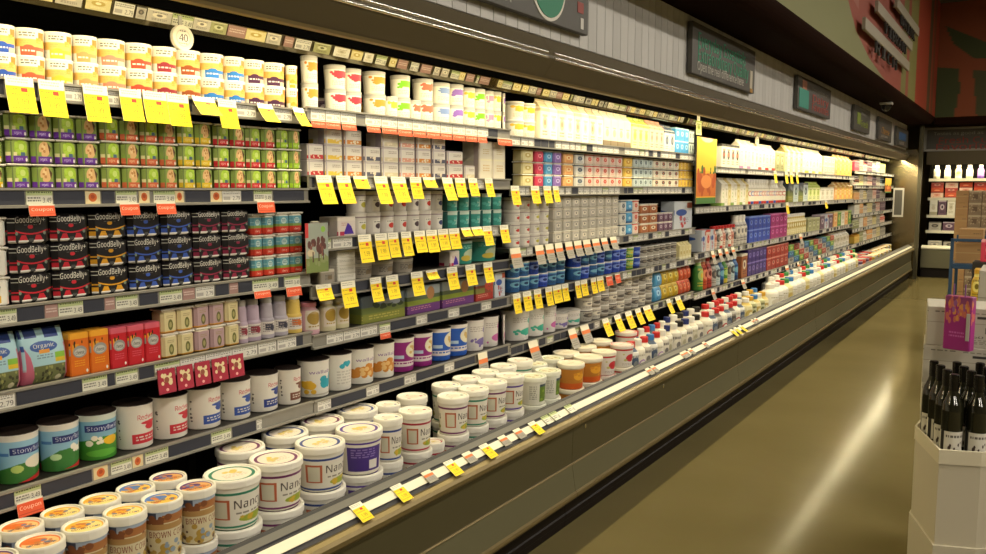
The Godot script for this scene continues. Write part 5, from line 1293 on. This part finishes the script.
func bay_five() -> void:
	var ys := [1.80, 1.60, 1.40, 1.20, 1.0, 0.79]
	var nmz := ["top", "second", "third", "fourth", "fifth", "lowest"]
	var pal := ["mini_butter", "mini_honey", "mini_ruby", "mini_milk", "mini_silver", "mini_inkwhite", "mini_grass", "mini_steel", "mini_olivine", "mini_damson", "mini_tanger", "mini_mist"]
	for i in 6:
		for k in 3:
			shelf("5" + "ABCDEF"[i], ys[i], [Z4, -13.4905, -14.765][k], [-13.4895, -14.765, -16.018][k], "%s shelf of last bay" % nmz[i], [], 0.7)
		var px := 853.0
		var j := 0
		while px < 884.0:
			var w := 3.6 if j % 3 else 5.0
			var g: String = pal[(i * 5 + j * 7) % pal.size()]
			if i == 0 and j == 0:
				g = "mini_poppy"
			var word := g.substr(5)
			run("5" + "ABCDEF"[i], px, px + w, int(ceil(w * 0.9)), 2 if j % 2 else 1, 5.5 if j % 2 else 9.5, "packet" if j % 2 else ["box", "bottle", "carton"][(i + j) % 3], [g], "%s %s" % [{"butter": "butter yellow", "honey": "honey gold", "ruby": "ruby marked", "milk": "milk white", "silver": "silver grey", "inkwhite": "black marked", "grass": "pale green", "steel": "steel grey", "olivine": "olive toned", "damson": "damson purple", "tanger": "tangerine orange", "mist": "misty blue", "poppy": "poppy red"}[word], "packet" if j % 2 else ["box", "bottle", "carton"][(i + j) % 3]], {"d": 0.09, "seg": 12})
			px += w + 0.25
			j += 1
	var c := on_x(886, 178, -2.0)
	var t := thing("picture_card", "yellow picture card on the case beside steel end", "sign", Vector3(-2.0, c.y, -15.2))
	part("card", plate(0.7, 0.24, sp("grove_poster"), 0.0, 0.0, 1), mats["printed_paper"], t)
	part("backing", slab(0.006, 0.24, 0.7, 0.001), mats["shelf_metal"], t, Vector3(-0.006, -0.24, 0))

func well_goods() -> void:
	var r1 := -1.832
	var r2 := -1.955
	var cowlids := ["cow_lid_navy", "cow_lid_navy", "cow_lid_orange", "cow_lid_gold", "cow_lid_gold", "cow_lid_sky"]
	well(r1, -8, 196, 6, 2, 0.147, "tub", ["cow_tub"], cowlids, "brown cow print tub, front row of the well", {"w": 0.112})
	well(r2, -24, 168, 6, 2, 0.147, "tub", ["cow_tub"], ["cow_lid_navy", "cow_lid_navy", "cow_lid_orange", "cow_lid_gold", "cow_lid_gold", "cow_lid_sky"], "brown cow print tub, back row of the well", {"w": 0.112})
	var big := ["green", "plum", "navy", "violet"]
	var at := [232.0, 276.0, 320.0, 359.0]
	for i in 4:
		well(r1 - 0.018, at[i], at[i], 1, 2, 0.143, "tub", ["nan_tub_block" if i == 3 else "nan_tub_" + big[i]], ["nan_lid_" + big[i]], "large white tub with %s stripe at the front of the well" % big[i], {"w": 0.158, "turn": -8.0})
	var back := [[240, "plum"], [285, "navy"], [322, "plum"], [357, "navy"]]
	for e in back:
		well(r2 - 0.055, e[0], e[0], 1, 2, 0.146, "tub", ["nan_tub_" + e[1]], ["nan_lid_" + e[1]], "large white tub with %s stripe behind the front tubs%s" % [e[1], " near cow tubs" if e[0] == 240 else (" near shelf" if e[0] == 285 else "")], {"w": 0.15, "turn": -8.0})
	well(r1, 388, 388, 1, 2, 0.148, "tub", ["nan_tub_navy"], ["nan_small_navy"], "white tub with navy stripe beside large violet tub", {"w": 0.122, "turn": -8.0})
	well(r1, 415, 415, 1, 2, 0.143, "tub", ["nan_tub_red"], ["nan_small_red"], "white tub with red stripes near the front rail", {"w": 0.124, "turn": -8.0})
	well(r1, 433, 433, 1, 1, 0.143, "tub", ["nan_tub_red"], ["nan_lid_red"], "single white tub with red lid ring", {"w": 0.11})
	well(r2, 388, 412, 2, 2, 0.146, "tub", ["nan_tub_red", "nan_tub_navy"], ["nan_small_red", "nan_small_navy"], "white tub with thin stripe behind red striped tub", {"w": 0.12})
	well(r1, 453, 510, 4, 2, 0.145, "tub", ["nan_tub_plum", "nan_tub_green", "nan_tub_plum", "nan_tub_violet"], ["nan_small_plum", "nan_small_green", "nan_small_plum", "nan_small_violet"], "white tub with coloured stripe in the front group of four", {"w": 0.124, "turn": -8.0})
	well(r2, 446, 520, 5, 2, 0.146, "tub", ["nan_tub_green", "nan_tub_navy", "nan_tub_red", "nan_tub_plum"], ["nan_small_green", "nan_small_navy", "nan_small_red"], "white tub with coloured stripe behind the group of four", {"w": 0.12, "turn": -8.0})
	well(r1, 533, 548, 2, 2, 0.125, "tub", ["sleek_tub"], ["sleek_lid"], "white tub with green panel and pale lid", {"w": 0.122, "turn": -8.0})
	well(r2, 535, 552, 2, 2, 0.125, "tub", ["sleek_tub"], ["sleek_lid"], "white tub with green panel behind its twin", {"w": 0.12})
	well(r1, 571, 588, 2, 2, 0.122, "tub", ["amber_tub"], ["cream_lid"], "amber tub with broad cream lid at the front", {"w": 0.15, "turn": -8.0})
	well(r2 - 0.02, 566, 600, 3, 2, 0.122, "tub", ["amber_tub"], ["cream_lid"], "amber tub with broad cream lid behind", {"w": 0.14})
	well(r1, 604, 622, 2, 2, 0.12, "tub", ["rose_tub"], ["rose_lid", "cream_lid"], "pale tub with red rim at the front", {"w": 0.13, "turn": -8.0})
	well(r2, 606, 626, 2, 2, 0.125, "tub", ["rose_tub"], ["rose_lid"], "pale tub with red rim behind", {"w": 0.13})
	var jug := [[0.92, 0.0], [1.0, 0.03], [1.0, 0.7], [0.92, 0.76], [0.55, 0.83], [0.46, 0.86]]
	for row in 2:
		var x: float = [r1, r2][row]
		var w: String = ["front", "back"][row]
		well(x, 631 + row * 4, 662, 6, 1, 0.235, "bottle", ["mini_sober", "foot_mauve", "mini_silver"], ["c_red", "c_white", "c_red", "c_blue"], "white drink bottle with red or white cap, %s row of the well" % w, {"prof": jug, "seg": 16})
		well(x, 667, 696, 6, 1, 0.25, "bottle", ["mini_milk", "mini_silver"], ["c_navy", "c_white", "c_black"], "milky drink bottle with navy or black cap, %s row" % w, {"prof": jug, "seg": 16})
		well(x, 700, 738, 9, 1, 0.245, "bottle", ["mini_steel", "foot_red", "mini_sober"], ["c_red", "c_red", "c_white"], "grey drink bottle with red cap, %s row of the well" % w, {"prof": jug, "seg": 14})
		well(x, 741, 762, 6, 1, 0.235, "bottle", ["mini_olivine", "mini_butter"], ["c_blue", "c_white", "c_gold"], "olive cream bottle with pale cap, %s row of the well" % w, {"prof": jug, "seg": 14})
		var wx: float = [-1.855, -2.012][row]
		well(wx, 770, 852, 24, 1, 0.265, "bottle", ["milo_milk", "milo_milk", "milo_milk", "milo_butter"], ["c_white", "c_white", "c_red", "c_green", "c_blue"], "big white milk jug, %s row of the well" % w, {"prof": jug, "seg": 14, "name": "milk_jug", "cat": "jug", "w": 0.152})
		well(wx, 857, 867, 4, 1, 0.17, "cup", ["mini_damson", "mini_flame"], ["c_red", "c_grey"], "dark tub with orange lid, %s row by milk jugs" % w, {"seg": 14, "w": 0.14})
		well(wx, 870, 887, 13, 1, 0.15, "cup", ["mini_mustard", "mini_silver", "mini_steel"], ["c_white", "c_gold"], "low pale tub near steel end, %s row" % w, {"seg": 14, "w": 0.14})

func end_case() -> void:
	# the case across the end of the aisle
	var t := thing("display_case", "bronze open case across the end of the aisle", "display case", Vector3(2.0, 0, -16.9))
	var turn := Vector3(0, -PI / 2, 0)
	var add := func(called: String, prof: Array, m: String):
		var p := part(called, extrude(prof, -4.99, 3.59), mats[m], t, Vector3(0, 0, 0))
		p.rotation = turn
	# profile x is depth: 0.4 is the front, -0.5 the back
	add.call("kick_plate", [Vector2(-0.5, 0), Vector2(0.36, 0), Vector2(0.36, 0.17), Vector2(-0.5, 0.17)], "kick_black")
	add.call("base_panel", [Vector2(-0.5, 0.17), Vector2(0.41, 0.17), Vector2(0.4, 0.5), Vector2(-0.5, 0.5)], "case_paint_lit")
	add.call("bumper", [Vector2(0.3, 0.5), Vector2(0.42, 0.5), Vector2(0.43, 0.52), Vector2(0.41, 0.545), Vector2(0.3, 0.56)], "strip_white")
	add.call("back_panel", [Vector2(-0.5, 0.5), Vector2(-0.44, 0.5), Vector2(-0.44, 2.1), Vector2(-0.5, 2.1)], "interior_black")
	add.call("canopy", [Vector2(-0.5, 2.1), Vector2(0.24, 2.1), Vector2(0.27, 1.975), Vector2(0.285, 1.975), Vector2(0.3, 2.2), Vector2(-0.5, 2.2)], "canopy_paint")
	var ys := [1.73, 1.395, 1.09, 0.82]
	for i in 4:
		var s := thing("case_shelf", "dark shelf of the end case, %s" % ["highest of four", "second of four", "third of four", "lowest of four"][i], "shelf", Vector3(2.0, ys[i], -16.95), 0.0, "end case shelves")
		var q := part("deck", extrude([Vector2(-0.38, -0.02), Vector2(0.2 + i * 0.03, -0.02), Vector2(0.2 + i * 0.03, 0.0), Vector2(-0.38, 0.0)], -4.9, 3.55), mats["shelf_metal"], s)
		q.rotation = turn
		var rl := part("price_rail", extrude([Vector2(0.2 + i * 0.03, -0.045), Vector2(0.215 + i * 0.03, -0.045), Vector2(0.215 + i * 0.03, 0.004), Vector2(0.2 + i * 0.03, 0.004)], -4.9, 3.55), mats["strip_white"], s)
		rl.rotation = turn
	var l := thing("canopy_lamp", "glowing tube lamp under the canopy of the end case", "lamp", Vector3(1.0, 2.02, -16.70))
	var cyl := CylinderMesh.new()
	cyl.top_radius = 0.013
	cyl.bottom_radius = 0.013
	cyl.height = 5.0
	cyl.radial_segments = 12
	part("tube", cyl, mats["lamp_glow"], l).rotation_degrees = Vector3(0, 0, 90)
	part("socket", slab(0.03, 0.04, 0.03, 0.003), mats["white_plastic"], l, Vector3(-2.52, -0.02, 0))
	var al := AreaLight3D.new()
	al.name = "canopy_light"
	al.area_size = Vector2(5.0, 0.03)
	al.light_color = LAMP
	al.light_energy = 8.0
	al.area_range = 30.0
	al.shadow_enabled = true
	l.add_child(al)
	al.position = Vector3(0, -0.016, 0)
	al.rotation_degrees = Vector3(-90, 0, 0)
	# goods on the end case
	var rows := [[1.73, 0.235, 13, ["milo_milk", "milo_milk", "milo_butter", "milo_milk", "milo_violet", "milo_tanger", "milo_grass", "milo_flame"], "tall bright juice bottle on highest shelf of end case", "bottle"],
		[1.395, 0.088, 10, ["mini_peach", "milo_flame", "mini_brick"], "peach and red meat pack on second shelf of end case", "box"],
		[1.09, 0.26, 16, ["milo_milk", "mini_damson", "mini_milk"], "white and dark upright pack on third shelf of end case", "box"],
		[0.82, 0.15, 10, ["mini_steel", "mini_damson", "mini_silver"], "low dark tray on lowest shelf of end case", "box"],
		[0.505, 0.13, 9, ["mini_silver", "mini_steel"], "low pale tray in the well of end case", "box"]]
	for i in 5:
		var e: Array = rows[i]
		var n: int = e[2]
		var pitch: float = 2.2 / n
		for k in n:
			for j in (3 if i == 1 else 1):
				var g: String = e[3][(k + j) % e[3].size()]
				var o := {"d": 0.09, "seg": 14, "name": ["juice_bottle", "meat_pack", "upright_pack", "deli_tray", "deli_tray"][i], "cat": ["bottle", "pack", "pack", "tray", "tray"][i]}
				var w: float = pitch * (0.62 if i == 0 else 0.88)
				put(e[5], goods(e[5], w, e[1], g, o), Vector3(-1.52 + pitch * (k + 0.5), e[0] + 0.001 + j * (e[1] + 0.0005), -16.95 + 0.13 + (0.1 if i == 4 else 0.03 * (i if i < 4 else 0))), -PI / 2, tell(e[4], k, n, j, 3 if i == 1 else 1, ""), e[4], o)
	# header over the end case
	var h := thing("header_sign", "framed slate sign with red words above the end case", "sign", Vector3(-0.35, 2.205, -16.6))
	part("frame", slab(2.6, 0.41, 0.03, 0.004), mats["sign_frame"], h)
	part("board", slab(2.5, 0.33, 0.012, 0.003), mats["sign_slate"], h, Vector3(0, 0.04, 0.018))
	letters(h, "Tastes as good as", 0.05, "8a867c", Vector3(-1.15, 0.3, 0.026), 0.0, 0.75)
	letters(h, "Fresh Cut", 0.1, "8a3028", Vector3(-1.08, 0.18, 0.026), 0.0, 0.8)
	letters(h, "Favorites", 0.1, "8a3028", Vector3(-1.12, 0.07, 0.026), 0.0, 0.95)
	part("picture", slab(0.6, 0.22, 0.006, 0.002), mat("mark_amber", "a0742c", 0.6), h, Vector3(0.3, 0.1, 0.024))

func floor_display() -> void:
	# white cardboard display with chamfered corners, two tiers and a tray of wine bottles
	var ring := [Vector2(-0.322, -3.486), Vector2(-0.218, -3.206), Vector2(-0.094, -3.248), Vector2(0.06, -3.36), Vector2(0.12, -3.6), Vector2(0.06, -3.86), Vector2(-0.12, -3.96), Vector2(-0.30, -3.86)]
	var mid := Vector2(-0.11, -3.58)
	var t := thing("bottle_display", "white cardboard floor display holding dark wine bottles", "display", Vector3(mid.x, 0, mid.y))
	var prism := func(y0: float, y1: float, s: float, open: bool) -> ArrayMesh:
		var st := st_new()
		var n := ring.size()
		for i in n:
			var a: Vector2 = (ring[i] - mid) * s
			var b: Vector2 = (ring[(i + 1) % n] - mid) * s
			quad(st, [Vector3(b.x, y0, b.y), Vector3(a.x, y0, a.y), Vector3(a.x, y1, a.y), Vector3(b.x, y1, b.y)], U4)
			if open:
				var ai := a * 0.965
				var bi := b * 0.965
				quad(st, [Vector3(a.x, y1, a.y), Vector3(ai.x, y1, ai.y), Vector3(bi.x, y1, bi.y), Vector3(b.x, y1, b.y)], U4)
				quad(st, [Vector3(ai.x, y1, ai.y), Vector3(ai.x, y0, ai.y), Vector3(bi.x, y0, bi.y), Vector3(bi.x, y1, bi.y)], U4)
			else:
				quad(st, [Vector3(0, y1, 0), Vector3(a.x, y1, a.y), Vector3(b.x, y1, b.y), Vector3(0, y1, 0)], U4)
		return done(st)
	part("lower_tier", prism.call(0.0, 0.31, 1.03, false), mats["display_card"], t)
	part("upper_tier", prism.call(0.31, 0.604, 1.0, false), mats["display_card"], t)
	part("tray", prism.call(0.602, 0.652, 1.012, true), mats["display_card_edge"], t)
	letters(t, "WINES", 0.014, "6a6455", Vector3(-0.105, 0.36, 0.372), atan2(0.042, 0.124), 0.03, 0.001)
	var st := st_new()
	var st2 := st_new()
	var body := [[0.028, 0.0], [0.0335, 0.006], [0.034, 0.02], [0.034, 0.175], [0.031, 0.2], [0.019, 0.228], [0.0145, 0.245], [0.0138, 0.285], [0.0155, 0.288], [0.0155, 0.296], [0.013, 0.3]]
	lathe(st, body, 24, sp("c_black"), 1, 0.3, 0.6, 1.0)
	var bm := done(st)
	lathe(st2, [[0.0344, 0.03], [0.0344, 0.105]], 24, sp("wine_label"), 2, 0.5, 0.86)
	var lm := done(st2)
	st = st_new()
	lathe_top(st, [[0.0145, 0.245], [0.0152, 0.246], [0.0158, 0.3], [0.012, 0.303], [0.001, 0.303]], 16, sp("c_black"))
	var fm := done(st)
	var pts := PackedVector2Array()
	for v in ring:
		pts.append(mid + (v - mid) * 0.965)
	var inner: PackedVector2Array = Geometry2D.offset_polygon(pts, -0.0345)[0]
	var spots_in := []
	for j in 4:
		for i in 4:
			var q := Vector2(-0.19, -3.274) + Vector2(0.074, -0.024) * i + Vector2(-0.0275, -0.0735) * j
			if (i == 0 or Geometry2D.is_point_in_polygon(q, inner)) and q.y > -3.56:
				spots_in.append([q.x, q.y])
	for p in spots_in:
		var b := thing("wine_bottle", "dark wine bottle with white label standing in cardboard tray", "bottle", Vector3(p[0], 0.606, p[1]), rng.randf_range(-0.5, 0.2) - 0.9, "wine bottles in the tray")
		part("glass", bm, mats["wine_glass"], b)
		part("label", lm, mats["printed_paper"], b)
		part("capsule", fm, mats["black_gloss"], b)
	# white wine cases stacked behind the bottles
	var cases := [[-0.195, 0.6535, -3.72, 0.1], [-0.195, 0.8035, -3.72, 0.08], [-0.19, 0.9535, -3.722, 0.1]]
	for i in 3:
		var c: Array = cases[i]
		var m := part(nm("wine_case"), pack(0.27, 0.149, 0.26, sp("wine_case"), 0.003, true), mats["printed_paper"], self, Vector3(c[0], c[1], c[2]))
		m.rotation.y = -PI / 2 + c[3]
		tag(m, "white wine case behind the bottles, %s of its stack" % ["lowest", "middle", "topmost"][i], "case", "white wine cases")
	for i in 4:
		var m := part(nm("wine_case"), pack(0.3, 0.3, 0.34, sp("wine_case"), 0.003, true), mats["printed_paper"], self, Vector3(-0.02, 0.0005 + i * 0.3005, -4.3))
		m.rotation.y = -PI / 2
		tag(m, "white wine case on the floor behind display, %s of four" % ["lowest", "second", "third", "topmost"][i], "case", "white wine cases")
	# gift bag hanging in front of the cases
	var at := on_z(961, 296, -3.50)
	var g := thing("gift_bag", "magenta gift bag with floral top hanging above wine bottles", "bag", at, -PI / 2 - 0.35)
	part("bag", pack(0.095, 0.2, 0.04, sp("gift_bag"), 0.004, true), pm, g, Vector3(0, -0.2, 0))
	for s in [-1, 1]:
		var pr := []
		part("handle", slab(0.003, 0.05, 0.004, 0.001), mat("ribbon", "7a4a88", 0.6), g, Vector3(0.012, -0.005, s * 0.02))
	part("tag_strip", slab(0.002, 0.1, 0.012, 0.0005), mats["camera_white"], g, Vector3(0.024, -0.16, -0.04))
	# open white carton beside the bag
	var o := thing("open_carton", "white open carton with a hanging flap beside magenta bag", "carton", Vector3(0.075, 0.6535, -3.73), 0.0)
	part("carton", pack(0.2, 0.46, 0.18, sp("wine_case"), 0.003, true), mats["printed_paper"], o).rotation.y = -PI / 2 - 0.1
	var fl := part("flap", slab(0.16, 0.004, 0.16, 0.001), mats["display_card_edge"], o, Vector3(0.06, 0.32, 0.15))
	fl.rotation = Vector3(0.9, 0.2, 0.0)

func back_aisle() -> void:
	# blue stock cart with cartons, farther down the aisle
	var base := on_z(957, 290, -9.0)
	var x0: float = base.x
	var t := thing("stock_cart", "blue steel stock cart with upright handles", "cart", Vector3(x0 + 0.12, 0, -9.2))
	part("deck", slab(0.42, 0.04, 0.8, 0.006), mats["blue_steel"], t, Vector3(0, 0.2, 0))
	for s in [[-0.17, 0.36], [0.17, 0.36], [-0.17, -0.36], [0.17, -0.36]]:
		part("upright", slab(0.028, 0.87, 0.028, 0.004), mats["blue_steel"], t, Vector3(s[0], 0.22, s[1]))
		var w := CylinderMesh.new()
		w.top_radius = 0.06
		w.bottom_radius = 0.06
		w.height = 0.03
		w.radial_segments = 16
		part("wheel", w, mats["kick_black"], t, Vector3(s[0], 0.06, s[1] * 0.8)).rotation_degrees = Vector3(0, 0, 90)
		part("fork", slab(0.04, 0.16, 0.03, 0.003), mats["blue_steel"], t, Vector3(s[0] * 0.9, 0.05, s[1] * 0.8))
	for s in [-0.36, 0.36]:
		part("cross_bar", slab(0.368, 0.028, 0.028, 0.004), mats["blue_steel"], t, Vector3(0, 1.065, s))
		part("cross_bar", slab(0.34, 0.028, 0.028, 0.004), mats["blue_steel"], t, Vector3(0, 0.812, s))
	part("upper_deck", slab(0.36, 0.02, 0.74, 0.004), mats["blue_steel"], t, Vector3(0, 0.84, 0))
	var bx := [[0.0, 0.8605, 0.12, 0.3, 0.19, "kraft", "lower brown kraft carton on the blue cart"], [-0.03, 1.0505, 0.1, 0.2, 0.13, "kraft", "upper small brown carton on the blue cart"]]
	for e in bx:
		var m := part(nm("kraft_carton"), pack(e[3], e[4] - 0.003, 0.3, sp(e[5]), 0.003, true), mats["printed_paper"], self, t.position + Vector3(e[0], e[1], e[2]))
		m.rotation.y = -PI / 2
		tag(m, e[6], "carton", "kraft cartons on the cart")
	# tall stack of beige packs behind the cart
	var p := on_z(957, 189, -10.2)
	var d := thing("pallet", "low wooden pallet under beige packs behind the cart", "pallet", Vector3(p.x + 0.42, 0, -10.5))
	for k in 4:
		part("board", slab(0.9, 0.02, 0.18, 0.002), mats["slat_wood"], d, Vector3(0, 0.1, -0.33 + k * 0.22))
	for k in 3:
		part("runner", slab(0.08, 0.1, 0.84, 0.002), mats["slat_wood"], d, Vector3(-0.38 + k * 0.38, 0, 0))
	for i in 11:
		for k in 7:
			var m := part(nm("beige_pack"), pack(0.118, 0.128, 0.2, sp("beige_pack" if (i * 3 + k) % 3 else "kraft"), 0.004, true), mats["printed_paper"], self, Vector3(p.x + 0.06 + k * 0.121, 0.121 + i * 0.1285, -10.2))
			m.rotation.y = -PI / 2
			tag(m, "small brown pack stacked behind the blue cart, %s layer, %s column" % [ordinal(i), ordinal(k)], "pack", "beige packs on the pallet")
	# stepped stand with yellow bottles and crimson boxes
	var q := on_z(967, 285, -7.0)
	var s := thing("step_stand", "dark stepped stand carrying yellow bottles", "stand", Vector3(q.x + 0.35, 0, -7.3))
	part("lower_step", slab(0.7, 0.72, 0.5, 0.005), mats["shelf_metal"], s)
	part("upper_step", slab(0.7, 0.98, 0.2, 0.005), mats["shelf_metal"], s, Vector3(0, 0, -0.35))
	for k in 7:
		for j in 2:
			var o := {"cap": "c_gold", "seg": 16, "name": "yellow_bottle"}
			put("bottle", goods("bottle", 0.075, 0.24, "mini_mustard", o), Vector3(q.x + 0.06 + k * 0.085, 0.721, -7.1 - j * 0.1), -PI / 2, "mustard yellow bottle on the dark stepped stand", "yellow bottles on the stand", o)
	for k in 4:
		var o := {"d": 0.12, "name": "crimson_box"}
		put("box", goods("box", 0.14, 0.17, "mini_poppy", o), Vector3(q.x + 0.12 + k * 0.15, 0.981, -7.65), -PI / 2, "crimson box on the upper step of the dark stand", "crimson boxes on the stand", o)
